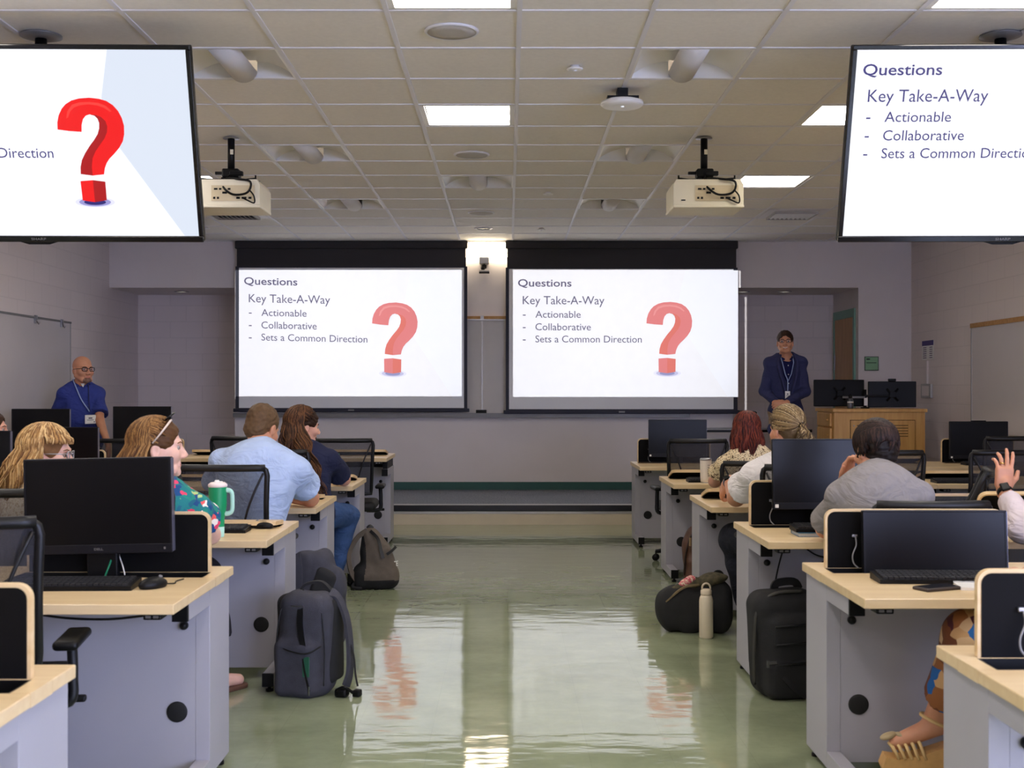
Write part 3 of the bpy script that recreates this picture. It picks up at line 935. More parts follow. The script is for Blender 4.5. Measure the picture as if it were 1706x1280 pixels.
# ------------------------------------------------------------------ projectors and their beams
def projector():
    t = thing('projector', 'x', 'projector')
    w, dp, h = 0.235, 0.19, 0.085
    mb = MB(); mb.prism([(-w, -h), (w, -h), (w, 0.05), (w-0.02, 0.085), (-w+0.02, 0.085), (-w, 0.05)], -dp, dp)
    mb.box(-w-0.004, w+0.004, -dp-0.004, dp, -h-0.02, -h, bev=0.006)
    mb.build('shell', M_PROJ, t)
    mb = MB()
    mb.box(-0.09, 0.2, -dp-0.003, -dp-0.0005, -0.06, 0.045)
    for (x, z, a, b) in ((-.06, .02, .012, .006), (-.03, .02, .008, .006), (0, -.005, .016, .007), (.03, .02, .009, .006), (-.07, -.04, .007, .007), (-.045, -.04, .007, .007), (.09, -.04, .012, .007), (.13, -.04, .016, .007), (.17, -.04, .01, .007), (-.17, -.055, .014, .004)):
        mb.box(x-a, x+a, -dp-0.005, -dp-0.001, z-b, z+b, 1)
    mb.build('port_panel', [mat('projector_ports', (206, 190, 156), 0.5), M_BLK], t)
    mb = MB()
    for s in (-1, 1):
        mb.tube([(0, 0, 0.115), (s*0.1, -0.03, 0.105), (s*0.19, -0.11, 0.1)], 0.011)
        mb.tube([(0, 0, 0.115), (s*0.1, 0.03, 0.105), (s*0.17, 0.11, 0.1)], 0.011)
        mb.tube([(s*0.19, -0.11, 0.082), (s*0.19, -0.11, 0.125)], 0.006); mb.tube([(s*0.17, 0.11, 0.082), (s*0.17, 0.11, 0.125)], 0.006)
    mb.box(-0.06, 0.06, -0.05, 0.05, 0.10, 0.125, bev=0.006)
    mb.build('spider_bracket', M_BLK, t)
    mb = MB(); mb.box(-0.055, 0.06, -0.05, 0.05, 0.125, 0.185, bev=0.01); mb.box(-0.11, -0.05, -0.012, 0.012, 0.15, 0.17, bev=0.004); mb.box(0.0, 0.09, -0.06, -0.02, 0.135, 0.165, bev=0.005)
    mb.build('swivel_joint', M_BLK, t)
    mb = MB(); mb.tube([(0, 0, 0.18), (0, 0, 0.395)], 0.024, 16); mb.build('pole', M_BLK, t)
    mb = MB(); mb.box(-0.002, 0.02, -0.026, -0.02, 0.285, 0.318); mb.build('pole_sticker', M_PROJ, t)
    mb = MB(); mb.lathe([(0.056, 0.395), (0.056, 0.399), (0.03, 0.407)], 28); mb.build('ceiling_plate', M_STEEL, t)
    mb = MB()
    mb.tube(spline([(0.0, -0.04, 0.14), (-0.02, -0.15, 0.07), (0.0, -0.2, 0.02), (0.06, -0.212, -0.02), (0.14, -0.213, -0.015), (0.175, -0.213, 0.02), (0.17, -0.205, 0.07), (0.09, -0.2, 0.085), (0.0, -0.13, 0.105)]), 0.0075)
    mb.tube(spline([(0.17, -0.21, 0.01), (0.2, -0.213, -0.03), (0.2, -0.205, -0.075), (0.15, -0.2, -0.055), (0.12, -0.197, -0.04)]), 0.005)
    mb.build('cable_loop', M_BLK, t)
    mb = MB(); mb.tube([(-0.1, dp-0.01, 0.0), (-0.1, dp+0.012, 0.0)], 0.05, 20); mb.build('lens', M_BLKG, t)
    return t
def beam(name, pos, x0, x1, z0, z1, depth, roll, watts):
    """projector lamp: a spot whose beam is cut to a rectangle by the projector's own gate"""
    L = bpy.data.lights.new(name, 'SPOT'); L.energy = watts; L.color = (0.95, 0.96, 1.0)
    L.spot_size = R(60); L.spot_blend = 0.0; L.shadow_soft_size = 0.004
    o = bpy.data.objects.new(name, L); COL.objects.link(o)
    o.location = pos
    o.rotation_euler = (R(90), R(roll), 0)
    L.use_nodes = True
    nt = L.node_tree
    em = nt.nodes['Emission']
    tc = nd(nt, 'ShaderNodeTexCoord')
    sp = nd(nt, 'ShaderNodeSeparateXYZ')
    nt.links.new(tc.outputs['Normal'], sp.inputs[0])
    def m(op, a, b):
        n = nd(nt, 'ShaderNodeMath', operation=op)
        for i, v in enumerate((a, b)):
            if isinstance(v, (int, float)):
                n.inputs[i].default_value = v
            else:
                nt.links.new(v, n.inputs[i])
        return n.outputs[0]
    az = m('ABSOLUTE', sp.outputs['Z'], 0)
    u = m('DIVIDE', sp.outputs['X'], az); v = m('DIVIDE', sp.outputs['Y'], az)
    def band(val, a, b):
        return m('MULTIPLY', m('GREATER_THAN', val, a), m('LESS_THAN', val, b))
    D = depth-pos[1]
    k = m('MULTIPLY', band(u, (x0-pos[0])/D, (x1-pos[0])/D), band(v, (z0-pos[2])/D, (z1-pos[2])/D))
    nt.links.new(k, em.inputs['Strength'])
    return o
PZ = 2.70
pr = projector(); pr.location = (1.348, 8.35, PZ); pr['label'] = 'cream ceiling projector on a black pole, right of the aisle'; pr['group'] = 'ceiling projectors'
dup(pr, (-1.90, 8.35, PZ), label='cream ceiling projector on a black pole, partly behind the left television')
b = W(854.6, 449.5, YSC+.017); e = W(1234.2, 661.5, YSC+.12)
BR_ = (1.248, 8.57, PZ)
beam('projector_beam', BR_, b.x, e.x-0.03, W(0, 661.5, YSC+.017).z, b.z, YSC+.017, 0, PROJ_W)
BL_ = (-2.0, 8.57, PZ)
b = W(391.5, 449.8, YSC+.017); e = W(769.5, 660.5, YSC+.017)
beam('projector_beam', BL_, b.x, e.x, e.z, b.z, YSC+.017, 0, PROJ_W)

# ------------------------------------------------------------------ televisions
def em(name, c, s=1.0):
    return emat(name, c, s*TV_E)
INK_T = dict(bg=em('tv_white', (246, 248, 255)), facet=em('tv_facet', (214, 222, 236)), ink=em('tv_ink', (62, 56, 120)), red=em('tv_red', (236, 14, 12)), red2=em('tv_red_side', (168, 8, 10)), red3=em('tv_red_light', (252, 60, 52)),
             s1=em('tv_s1', (224, 224, 244)), s2=em('tv_s2', (150, 148, 206)), s3=em('tv_s3', (40, 34, 110)))
def television(lab, cxp, rot):
    t = thing('television', lab, 'television', (cxp, 5.80, 2.538), rot, group='hanging televisions')
    w, h = 0.80, 0.465
    mb = MB(); mb.box(-w, w, 0.0, 0.045, -h, h, bev=0.008); mb.box(-0.5, 0.5, 0.045, 0.08, -0.3, 0.25, bev=0.015); mb.build('cabinet', M_BLK, t)
    mb = MB()
    b = 0.022
    mb.box(-w, w, -0.012, 0.0, h-b, h, bev=0.004); mb.box(-w, w, -0.012, 0.0, -h, -h+0.03, bev=0.004); mb.box(-w, -w+b, -0.012, 0.0, -h+0.03, h-b, bev=0.003); mb.box(w-b, w, -0.012, 0.0, -h+0.03, h-b, bev=0.003)
    mb.build('bezel', M_BLKG, t)
    mb = MB(); text_mesh(mb, 'SHARP', Matrix.Translation((0, -0.0128, 0)), -0.036, 0.036, -h+0.010, 0.011, 0, 0.01); mb.build('maker_lettering', M_GREYM, t)
    mb = MB(); mb.lathe([(0.006, 0), (0.006, 0.006)], 10, c=(0.07, -0.01, -h+0.0)); mb.prism([(-0.09, -h), (0.09, -h), (0.05, -h-0.012), (-0.05, -h-0.012)], -0.01, 0.01); mb.build('sensor_lip', M_BLK, t)
    mb = MB(); mb.box(-0.12, 0.12, 0.08, 0.12, -0.1, 0.2, bev=0.01); mb.build('mount_bracket', M_BLK, t)
    # pole from the bracket to the ceiling, upright although the set is tilted
    Mi = (Matrix.Translation(t.location) @ t.rotation_euler.to_matrix().to_4x4()).inverted()
    mb = MB(); mb.tube([Mi @ Vector((cxp, 5.95, 2.60)), Mi @ Vector((cxp, 5.95, ZH-0.01))], 0.028, 16); mb.build('pole', M_BLK, t)
    mb = MB(); mb.lathe([(0.10, -0.002), (0.10, -0.008), (0.05, -0.02)], 28, M=Mi @ Matrix.Translation((cxp, 5.95, ZH-0.002))); mb.build('ceiling_plate', M_GREYM, t)
    build_slide(t, 2*(w-b), 2*h-b-0.03, Matrix.Translation((-w+b, -0.001, h-b)), INK_T, gap=0.0006)
    return t
television('large black television hanging at the left, showing the red question mark', -2.285, (R(18), 0, R(1.0)))
television('large black television hanging at the right, showing the slide text', 2.412, (R(18), 0, R(-1.0)))

# camera between the screens
t = thing('room_camera', 'small black camera under a grey box on the front wall between the screens', 'camera', (-0.275, YF, 2.75))
mb = MB(); mb.box(-0.055, 0.055, -0.13, -0.0, 0.09, 0.165, bev=0.006); mb.build('mount_box', M_ALU, t)
mb = MB(); mb.tube([(0, -0.07, 0.09), (0, -0.07, 0.03)], 0.011); mb.tube([(-0.03, -0.08, 0.065), (0.025, -0.09, 0.055)], [0.02, 0.024]); mb.lathe([(0.02, -0.02), (0.026, 0), (0.02, 0.02)], 14, c=(-0.015, -0.1, 0.04)); mb.build('camera_head', M_BLK, t)
mb = MB(); mb.box(-0.06, 0.06, -0.12, -0.02, -0.005, 0.012, bev=0.004); mb.build('base_shelf', M_ALU, t)
mb = MB(); mb.box(-0.06, 0.06, -0.12, -0.02, -0.018, -0.005, bev=0.004); mb.build('sensor_bar', M_BLK, t)

# ------------------------------------------------------------------ lectern with its monitors, side table
t = thing('lectern', 'wide maple lectern with a louvred door at the right of the stage', 'lectern', (3.845, 12.55, ZS))
hw = 0.49
mb = MB(); mb.box(-hw+0.02, hw-0.02, 0.02, 0.68, 0.0, 0.94); mb.build('cabinet_body', M_WOOD, t)
mb = MB(); mb.box(-hw, hw, 0.0, 0.72, 0.94, 0.975, bev=0.006); mb.build('top', M_WOOD, t)
mb = MB(); mb.box(-0.30, 0.36, 0.004, 0.019, 0.08, 0.855, bev=0.003); mb.build('door', M_WOOD, t)
d = t.children[-1]
mb = MB()
for k in range(5):
    mb.box(-0.24, 0.29, 0.0035, 0.006, 0.80-k*0.028, 0.808-k*0.028, 0)
mb.build('louvre_slots', mat('dark_slot', (84, 56, 26), 0.8), d)
mb = MB(); mb.box(-0.306, 0.366, 0.0155, 0.0195, 0.074, 0.861); mb.build('door_gap', MATS['dark_slot'], t)
mb = MB(); mb.lathe([(0.007, 0), (0.007, 0.006)], 10, M=Matrix.Translation((-0.27, 0.004, 0.80)) @ Matrix.Rotation(R(90), 4, 'X')); mb.build('lock', M_STEEL, d)
for k in range(5):
    mb = MB(); mb.box(-hw-0.005, -hw+0.019, 0.1, 0.62, 0.79-k*0.155, 0.925-k*0.155, bev=0.004); dr = mb.build('drawer', M_WOOD, t)
    mb = MB(); mb.box(-hw-0.022, -hw-0.005, 0.16, 0.22, 0.85-k*0.155, 0.865-k*0.155, bev=0.004); mb.build('drawer_pull', M_WOOD, dr)

def back_monitor(lab, x, w, loc_y, z0, z1, rz):
    t = thing('lectern_monitor', lab, 'monitor', (x, loc_y, 0), rz, group='monitors on the lectern')
    mb = MB(); mb.box(-w, w, -0.015, 0.015, z0, z1, bev=0.008); mb.build('housing', M_BLK, t)
    mb = MB(); mb.box(-w+0.015, w-0.015, 0.015, 0.017, z0+0.02, z1-0.015); mb.build('display', M_SCRD, t)
    zc = (z0+z1)/2
    mb = MB()
    for s in (-1, 1):
        mb.tube([(-0.06*s, -0.022, zc-0.07), (0.06*s, -0.022, zc+0.06)], 0.012)
    mb.box(-0.035, 0.035, -0.05, -0.015, zc-0.035, zc+0.03, bev=0.006)
    mb.build('mount_plate', M_BLK, t)
    return t
ztop = ZS+0.975
m1 = back_monitor('black monitor seen from behind, left one on the lectern, on an arm', (1397.5-846)*12.95/FPX, 0.272, 12.95, 1.195, 1.48, R(3))
m2 = back_monitor('black monitor with a webcam, seen from behind, right one on the lectern', (1486-846)*12.95/FPX, 0.252, 12.95, 1.185, 1.462, R(-4))
mb = MB(); mb.box(-0.04, 0.04, -0.02, 0.02, 1.462, 1.49, bev=0.006); mb.build('webcam', M_BLK, m2)
t = thing('monitor_arm', 'black double monitor arm standing on the lectern top', 'monitor arm', (3.79, 12.9, ztop))
mb = MB(); mb.lathe([(0.045, 0), (0.045, 0.012), (0.02, 0.016)], 20); mb.tube([(0, 0, 0.01), (0, 0, 0.2)], 0.017, 14); mb.build('post', M_BLK, t)
mb = MB(); mb.box(-0.24, 0.0, -0.018, 0.012, 0.105, 0.13, bev=0.006); mb.build('arm', M_GREYM, t)
mb = MB(); mb.box(0.0, 0.26, -0.018, 0.012, 0.12, 0.145, bev=0.006); mb.build('arm', M_BLK, t)
mb = MB(); mb.box(-0.014, 0.022, -0.022, -0.017, 0.03, 0.11); mb.build('white_tag', M_WHITE, t)
t = thing('water_bottle', 'small dark bottle with a silver band on the lectern top', 'bottle', (3.585, 12.72, ztop))
mb = MB(); mb.lathe([(0.03, 0), (0.032, 0.01), (0.032, 0.085), (0.022, 0.1), (0.018, 0.11)], 18); mb.build('body', mat('dark_steel', (92, 94, 100), 0.3, metal=0.6), t)
mb = MB(); mb.lathe([(0.0325, 0.06), (0.0325, 0.075)], 18); mb.build('band', M_WHITE, t)
mb = MB(); mb.lathe([(0.02, 0.11), (0.02, 0.14), (0.012, 0.148)], 14); mb.build('cap', M_BLK, t)
t = thing('side_table', 'narrow black table on the stage beside the lectern', 'table', (2.75, 13.75, ZS))
mb = MB(); mb.box(-0.62, 0.63, -0.25, 0.25, 0.70, 0.725, 0); mb.box(-0.62, 0.63, -0.252, 0.25, 0.725, 0.735, 1); mb.build('tabletop', [M_BLK, M_GREYM], t)
for (x, y) in ((-0.59, -0.22), (0.60, -0.22), (-0.59, 0.22), (0.60, 0.22), (0.5, -0.22)):
    mb = MB(); mb.box(x-0.015, x+0.015, y-0.015, y+0.015, 0, 0.70); mb.build('leg', M_BLK, t)
t = thing('cloth_roll', 'pale pink rounded roll lying on the black table beside the lectern', 'cloth roll', (3.30, 13.68, ZS+0.735))
mb = MB(); mb.tube([(-0.07, 0, 0.036), (-0.06, 0, 0.036), (0.06, 0, 0.036), (0.07, 0, 0.036)], [0.02, 0.035, 0.035, 0.02], 18); mb.build('roll', mat('pale_pink', (236, 204, 200), 0.7), t)
mb = MB(); mb.tube([(-0.005, 0, 0.036), (0.005, 0, 0.036)], 0.0362, 18); mb.build('roll_band', M_WHITE, t)

# ------------------------------------------------------------------ desks
DL_, DD, ZT = 1.83, 0.81, 0.715
STN = ((0.38, 1.45), (0.40, 1.30))   # station centres from the aisle end: inner desk, outer desk
def make_desk(s, ST):
    """s=+1: aisle end at x=0, body towards +x; s=-1 mirrored. front edge y=0, back edge y=DD"""
    t = thing('computer_desk', 'x', 'desk')
    th = 0.032
    mb = MB()
    def bx(a, b, c, d, e, f, mi=0, bev=0.0, m=None):
        (m or mb).box(s*a, s*b, c, d, e, f, mi, bev)
    y1, y2 = 0.535, 0.658
    bx(0, DL_, 0, y1, ZT-th, ZT, 0, 0.003); bx(0, DL_, y2, DD, ZT-th, ZT, 0, 0.003)
    xs = [0, ST[0]-0.335, ST[0]+0.335, ST[1]-0.335, ST[1]+0.335, DL_]
    for k in (0, 2, 4):
        bx(xs[k], xs[k+1], y1-0.001, y2+0.001, ZT-th, ZT, 0)
    mb.build('desktop', M_MAPLE, t)
    for k in (1, 3):
        a, b = xs[k], xs[k+1]; mb = MB(); zt = ZT-0.0006
        bx(a+0.002, b-0.002, y1+0.003, y2-0.003, ZT-0.30, ZT-0.295); bx(a+0.001, b-0.001, y1+0.001, y1+0.006, ZT-0.30, zt); bx(a+0.001, b-0.001, y2-0.006, y2-0.001, ZT-0.30, zt)
        bx(a+0.001, a+0.006, y1, y2, ZT-0.30, zt); bx(b-0.006, b-0.001, y1, y2, ZT-0.30, zt)
        mb.build('monitor_well', M_BLK, t)
    # end frames: post, arm under the top, foot on the floor
    for e in (0, 1):
        x0, x1 = (0.012, 0.062) if e == 0 else (DL_-0.062, DL_-0.012)
        mb = MB()
        bx(x0, x1, 0.50, 0.79, 0.03, ZT-th-0.001, 0, 0.002)
        bx(x0, x1, 0.22, 0.50, ZT-th-0.060, ZT-th-0.001, 0, 0.002)
        bx(x0, x1, 0.22, 0.50, 0.03, 0.088, 0, 0.002)
        fr = mb.build('end_frame', M_LAM, t)
        for (z0, z1) in ((ZT-th-0.061, ZT-th-0.002), (0.029, 0.089)):
            mb = MB(); bx(x0-0.001, x1+0.001, 0.205, 0.22, z0, z1, 0, 0.002); mb.build('end_cap', M_BLK, fr)
        for y in (0.25, 0.74):
            mb = MB(); mb.lathe([(0.018, 0.0), (0.018, 0.012), (0.008, 0.014), (0.008, 0.031)], 12, c=(s*(x0+x1)/2, y, 0)); mb.build('levelling_foot', M_BLK, fr)
    mb = MB(); bx(0.062, DL_-0.062, 0.50, 0.52, 0.05, ZT-th-0.002)
    mp = mb.build('modesty_panel', M_LAM, t)
    for x in (0.125, DL_-0.125):
        mb = MB(); mb.lathe([(0.036, 0), (0.036, 0.004), (0.028, 0.006)], 24, M=Matrix.Translation((s*x, 0.4998, 0.255)) @ Matrix.Rotation(R(90), 4, 'X')); mb.build('grommet', M_BLKM, mp)
    for x in (0.10, DL_-0.10):
        mb = MB(); mb.lathe([(0.015, 0), (0.015, 0.012), (0.009, 0.022), (0.004, 0.024)], 14, M=Matrix.Translation((s*x, 0.4998, 0.555)) @ Matrix.Rotation(R(90), 4, 'X')); mb.build('lock_knob', M_BLK, mp)
    for x in (0.075, 0.99):
        mb = MB(); bx(x-0.028, x+0.028, 0.03, 0.10, ZT-th-0.022, ZT-th-0.001, 0, 0.004); c = mb.build('height_control', M_BLK, t)
        for k in (-1, 1):
            mb = MB(); bx(x+k*0.012-0.008, x+k*0.012+0.008, 0.0285, 0.0305, ZT-th-0.016, ZT-th-0.008); mb.build('control_button', M_GREYM, c)
    return t
def toprr(hw, h, r):
    return [(-hw, 0.0), (hw, 0.0)]+[(hw-r+r*math.cos(R(15*k)), h-r+r*math.sin(R(15*k))) for k in range(7)]+[(-hw+r-r*math.sin(R(15*k)), h-r+r*math.cos(R(15*k))) for k in range(7)]
def make_lid():
    """monitor flap, hinge along its bottom edge, upright: black lining towards the seat"""
    mb = MB()
    mb.prism(toprr(0.33, 0.215, 0.035), 0.0, 0.02)
    o = mb.build('monitor_flap', M_MAPLE_E)
    mb = MB(); mb.prism(toprr(0.321, 0.206, 0.027), -0.002, 0.0)
    mb.build('flap_lining', M_LIDB, o)
    return o
LID = make_lid()
def add_lid(desk, s, st, ang, cable=False, ST=STN[0]):
    o = LID.copy(); COL.objects.link(o)
    o.parent = desk; o.location = (s*ST[st], 0.663, ZT+0.001); o.rotation_euler = (R(90-ang), 0, 0)
    for ch in list(LID.children):
        c = ch.copy(); COL.objects.link(c); c.parent = o
    if cable:
        mb = MB(); x = -s*0.235 if s > 0 else 0.235
        x = -0.235 if s > 0 else 0.235
        mb.tube(spline([(x+0.012, -0.014, 0.115), (x+0.014, -0.018, 0.085), (x, -0.022, 0.05), (x+0.004, -0.02, 0.02), (x+0.02, -0.03, 0.002)]), 0.0026, 6, 0)
        mb.box(x, x+0.022, -0.012, -0.003, 0.112, 0.124, 1, 0.003)
        mb.build('charging_cable', [mat('cable_grey', (150, 148, 146), 0.5), M_STEEL], o)
    return o
DESKS = {}
PROTO = {(d, u): make_desk(1 if d == 'R' else -1, STN[u]) for d in 'RL' for u in (0, 1)}
BACKS = {'R': [11.15, 9.24, 7.60, 6.05, 4.62, 3.12], 'L': [11.15, 9.07, 7.54, 6.09, 4.52, 2.90]}
EDGE = {'R': [1.123, 1.15, 1.136, 1.123, 1.118, 1.099], 'L': [-1.032, -1.055, -1.062, -1.047, -1.020, -1.030]}
ROWN = ['front row', 'second row', 'third row', 'fourth row', 'fifth row', 'row nearest the viewer']
# flap angle per station (90 upright, 12 ajar) : outer index = row, stations counted from the aisle
FLAP = {'R': [(90, 12, 12, 90), (14, 5, 12, 12), (13, 5, 5, 12), (90, 48, None, None), (90, 5, None, None), (90, 90, None, None)],
        'L': [(8, 8, 90, 90), (8, 8, 90, 90), (4, 8, 90, 90), (4, 8, None, None), (90, 8, None, None), (90, 90, None, None)]}
USED = set()
for side, s in (('R', 1), ('L', -1)):
    sn = 'right' if side == 'R' else 'left'
    BC = {u: list(PROTO[(side, u)].children) for u in (0, 1)}
    for r in range(6):
        for u in range(2):
            proto = PROTO[(side, u)]
            base_children = BC[u]
            if u == 1 and r > 2:
                continue
            lab = 'maple-topped grey desk, %s, %s, %s of the aisle' % (ROWN[r], 'beside the aisle' if u == 0 else 'outer one by the wall', sn)
            loc = (EDGE[side][r]+s*u*DL_, BACKS[side][r]-DD, 0.075 if (side == 'L' and r == 0 and u == 0) else 0.0)
            if (side, u) not in USED:
                USED.add((side, u)); d = proto; d.location = loc; d['label'] = lab
            else:
                d = bpy.data.objects.new('computer_desk', None); COL.objects.link(d)
                d.location = loc; d['category'] = 'desk'; d['label'] = lab
                for ch in base_children:
                    c = ch.copy(); COL.objects.link(c); c.parent = d
                    for g in ch.children:
                        q = g.copy(); COL.objects.link(q); q.parent = c
            d['group'] = 'desks %s of the aisle' % sn
            DESKS[(side, r, u)] = d
            for st in range(2):
                a = FLAP[side][r][u*2+st]
                if a is not None:
                    add_lid(d, s, st, a, cable=(a == 90 and side == 'R'), ST=STN[u])
# front-left desk stands raised on its lifting frame: its feet stay on the floor
d = DESKS[('L', 0, 0)]
d.location.z = 0
for ch in d.children:
    if ch.name.split('.')[0] in ('desktop', 'monitor_well', 'height_control', 'monitor_flap'):
        ch.location.z += 0.075
mb = MB()
for x in (-0.037, -DL_+0.037):
    mb.box(x-0.02, x+0.02, 0.25, 0.76, ZT-0.034, ZT+0.044)
mb.build('lifting_column', M_BLK, d)
for ch in list(LID.children):
    bpy.data.objects.remove(ch)
bpy.data.objects.remove(LID)

# ------------------------------------------------------------------ monitors, keyboards, mice on the desks
def make_monitor():
    t = thing('computer_monitor', 'x', 'monitor')
    w, h = 0.26, 0.337
    mb = MB(); mb.box(-w, w, 0.006, 0.035, 0, h, bev=0.006); mb.build('housing', M_BLK, t)
    mb = MB(); mb.box(-w, w, -0.002, 0.006, 0, 0.032, bev=0.002); mb.box(-w, w, -0.002, 0.006, h-0.007, h, bev=0.002); mb.box(-w, -w+0.007, -0.002, 0.006, 0.032, h-0.007); mb.box(w-0.007, w, -0.002, 0.006, 0.032, h-0.007)
    mb.build('bezel', mat('bezel_charcoal', (16, 16, 22), 0.4, spec=0.25), t)
    mb = MB(); mb.box(-w+0.007, w-0.007, 0.0, 0.006, 0.032, h-0.007); mb.build('display', M_SCRD, t)
    mb = MB(); text_mesh(mb, 'DELL', Matrix.Translation((0, -0.0026, 0)), -0.016, 0.016, 0.012, 0.008, 0, 0.02); mb.build('maker_lettering', M_GREYM, t)
    mb = MB(); mb.box(w+0.0005, w+0.002, -0.001, 0.03, 0.004, h-0.004); mb.build('side_strip', mat('side_silver', (110, 110, 128), 0.3, metal=0.5), t)
    mb = MB(); mb.box(-0.055, 0.055, 0.03, 0.06, -0.28, 0.2, bev=0.006); mb.build('lift_post', M_BLK, t)
    mb = MB(); mb.box(w-0.03, w-0.024, -0.003, -0.0018, 0.012, 0.02); mb.build('power_button', M_GREYM, t)
    return t
MON = make_monitor()
def put_monitor(x, y, z, label, roll=0, yaw=0, lean=0, sticker=False, cam_top=False, w=None):
    if MON['label'] == 'x':
        t = MON; t.location = (x, y, z); t.rotation_euler = (R(-lean), R(roll), R(yaw)); t['label'] = label
    else:
        t = bpy.data.objects.new('computer_monitor', None); COL.objects.link(t)
        t.location = (x, y, z); t.rotation_euler = (R(-lean), R(roll), R(yaw)); t['label'] = label; t['category'] = 'monitor'
        for ch in MONC:
            c = ch.copy(); COL.objects.link(c); c.parent = t
    t['group'] = 'black desk monitors'
    if sticker:
        mb = MB(); mb.box(-0.252, -0.236, -0.0035, -0.0021, 0.008, 0.024); mb.build('asset_sticker', M_WHITE, t)
    if cam_top:
        mb = MB(); mb.box(-0.065, 0.065, 0.0, 0.03, 0.337, 0.345, bev=0.003); mb.build('webcam', M_BLK, t)
    return t
MONC = list(MON.children)
def stx(side, r, st):
    s = 1 if side == 'R' else -1
    return EDGE[side][r]+s*((st//2)*DL_+STN[st//2][st % 2])
def ymon(side, r):
    return BACKS[side][r]-DD+0.56
# nearest left monitor, slightly rolled
p = W(174, 919, 4.35); put_monitor(-1.443, 4.29, p.z, 'large black monitor on the fifth-row desk at the left, slightly askew, biggest on that side', roll=-1.2)
p = W(1361, 849, 5.80); put_monitor(stx('R', 3, 0)+0.025, 5.80, p.z, 'raised black monitor with a white sticker before the grey-shirted man', sticker=True, lean=4)
put_monitor(stx('R', 4, 0)+0.05, 4.385, 0.597, 'black monitor lowered into the desk behind the wide keyboard, nearest on the right', lean=4)
p = W(1132, 762, 10.9); put_monitor(stx('R', 0, 0)+0.02, 10.9, p.z, 'black monitor on the front-row desk beside the right side of the aisle', sticker=True)
p = W(1632, 765, 10.9); put_monitor(4.225, 10.9, p.z, 'black monitor with a webcam bar, right of the lectern', sticker=True, cam_top=True)
p = W(237, 740, 10.9); put_monitor(-3.28, 10.9, p.z, 'black monitor behind the woman with sunglasses on her head')
p = W(68, 744, 10.9); put_monitor(-4.19, 10.9, p.z, 'black monitor in front of the man in the blue polo shirt')
p = W(163, 770, 8.82); put_monitor(p.x-0.26, 8.82, W(0, 712, 8.82).z-0.337, 'black monitor right of the blonde woman with glasses')
p = W(17, 770, 7.28); put_monitor(p.x-0.26, 7.28, W(0, 718, 7.28).z-0.337, 'black monitor cut by the left edge of the picture')

M_KEY = mat('keycap_black', (24, 24, 28), 0.5, var=0.1)
def make_keyboard(w=0.44):
    t = thing('keyboard', 'x', 'keyboard')
    mb = MB(); mb.prism([(-0.066, 0.0), (0.066, 0.0), (0.066, 0.026), (-0.066, 0.014)], -w/2, w/2, M=Matrix(((0, 1, 0, 0), (1, 0, 0, 0), (0, 0, 1, 0), (0, 0, 0, 1)))); mb.build('case', M_BLK, t)
    mb = MB()
    n = int(w/0.0195)
    for r in range(5):
        for k in range(n):
            x = -w/2+0.012+k*(w-0.024)/n; y = -0.056+r*0.0225
            z = 0.014+(y+0.066)/0.132*0.012
            mb.box(x+0.001, x+(w-0.024)/n-0.0015, y, y+0.019, z, z+0.008)
    mb.build('key_block', M_KEY, t)
    return t
KB = make_keyboard(); KBC = list(KB.children)
def put_keyboard(x, y, z, label, yaw=0):
    if KB['label'] == 'x':
        t = KB
    else:
        t = bpy.data.objects.new('keyboard', None); COL.objects.link(t); t['category'] = 'keyboard'
        for ch in KBC:
            c = ch.copy(); COL.objects.link(c); c.parent = t
    t.location = (x, y, z); t.rotation_euler = (0, 0, R(yaw)); t['label'] = label; t['group'] = 'black keyboards'
    return t
put_keyboard(W(108, 0, 3.98).x, 4.02, ZT, 'black keyboard under the large monitor at the left', 2)
put_keyboard(W(1560, 0, 4.08).x+0.04, 4.16, ZT, 'wide black keyboard beside the lying phone', -2)
put_keyboard(W(1352, 0, 5.48).x+0.14, 5.50, ZT+0.018, 'black keyboard on a blue book before the raised monitor')
put_keyboard(W(360, 0, 5.75).x-0.04, 5.62, ZT, 'black keyboard beside the green tumbler')
put_keyboard(W(1167, 0, 8.7).x+0.12, 8.66, ZT, 'black keyboard in the open flap beside the white tumbler')
put_keyboard(W(1610, 0, 8.55).x, 8.58, ZT, 'black keyboard on the second-row desk behind the raised hand')
put_keyboard(W(1575, 0, 7.05).x, 7.08, ZT, 'black keyboard on the third-row desk beside the sideways chair')
put_keyboard(4.2, 10.62, ZT, 'black keyboard under the monitor with the webcam bar')
def make_mouse():
    t = thing('computer_mouse', 'x', 'mouse')
    q = SDF(0.003).ell((0, 0, 0.012), (0.031, 0.054, 0.025)); q.box((0, 0, -0.02), (0.1, 0.1, 0.02), None, 0.001, 0.003, 's')
    V, Q = q.mesh(); np_mesh('mouse_body', V, Q, M_BLK, t)
    mb = MB(); mb.tube([(-0.004, 0.03, 0.033), (0.004, 0.03, 0.033)], 0.007, 12); mb.build('scroll_wheel', M_GREYM, t)
    return t
p = W(252, 975, 4.0); ms = make_mouse(); ms.location = (p.x, 4.02, ZT); ms.rotation_euler = (0, 0, R(-35)); ms['label'] = 'black mouse beside the keyboard on the nearest left desk'; ms['group'] = 'black mice'
mb = MB(); mb.tube(spline([(0, 0.05, 0.008), (0.0, 0.09, 0.004), (-0.03, 0.12, 0.004), (-0.05, 0.17, 0.004)]), 0.0022, 6); c_ = mb.build('mouse_cord', M_BLK, ms)
p = W(427, 882, 5.6); m2_ = dup(ms, (p.x, 5.75, ZT), (0, 0, R(70)), label='black mouse on the desk with the green tumbler')
for ch in list(m2_.children):
    if ch.name.startswith('mouse_cord'):
        bpy.data.objects.remove(ch)

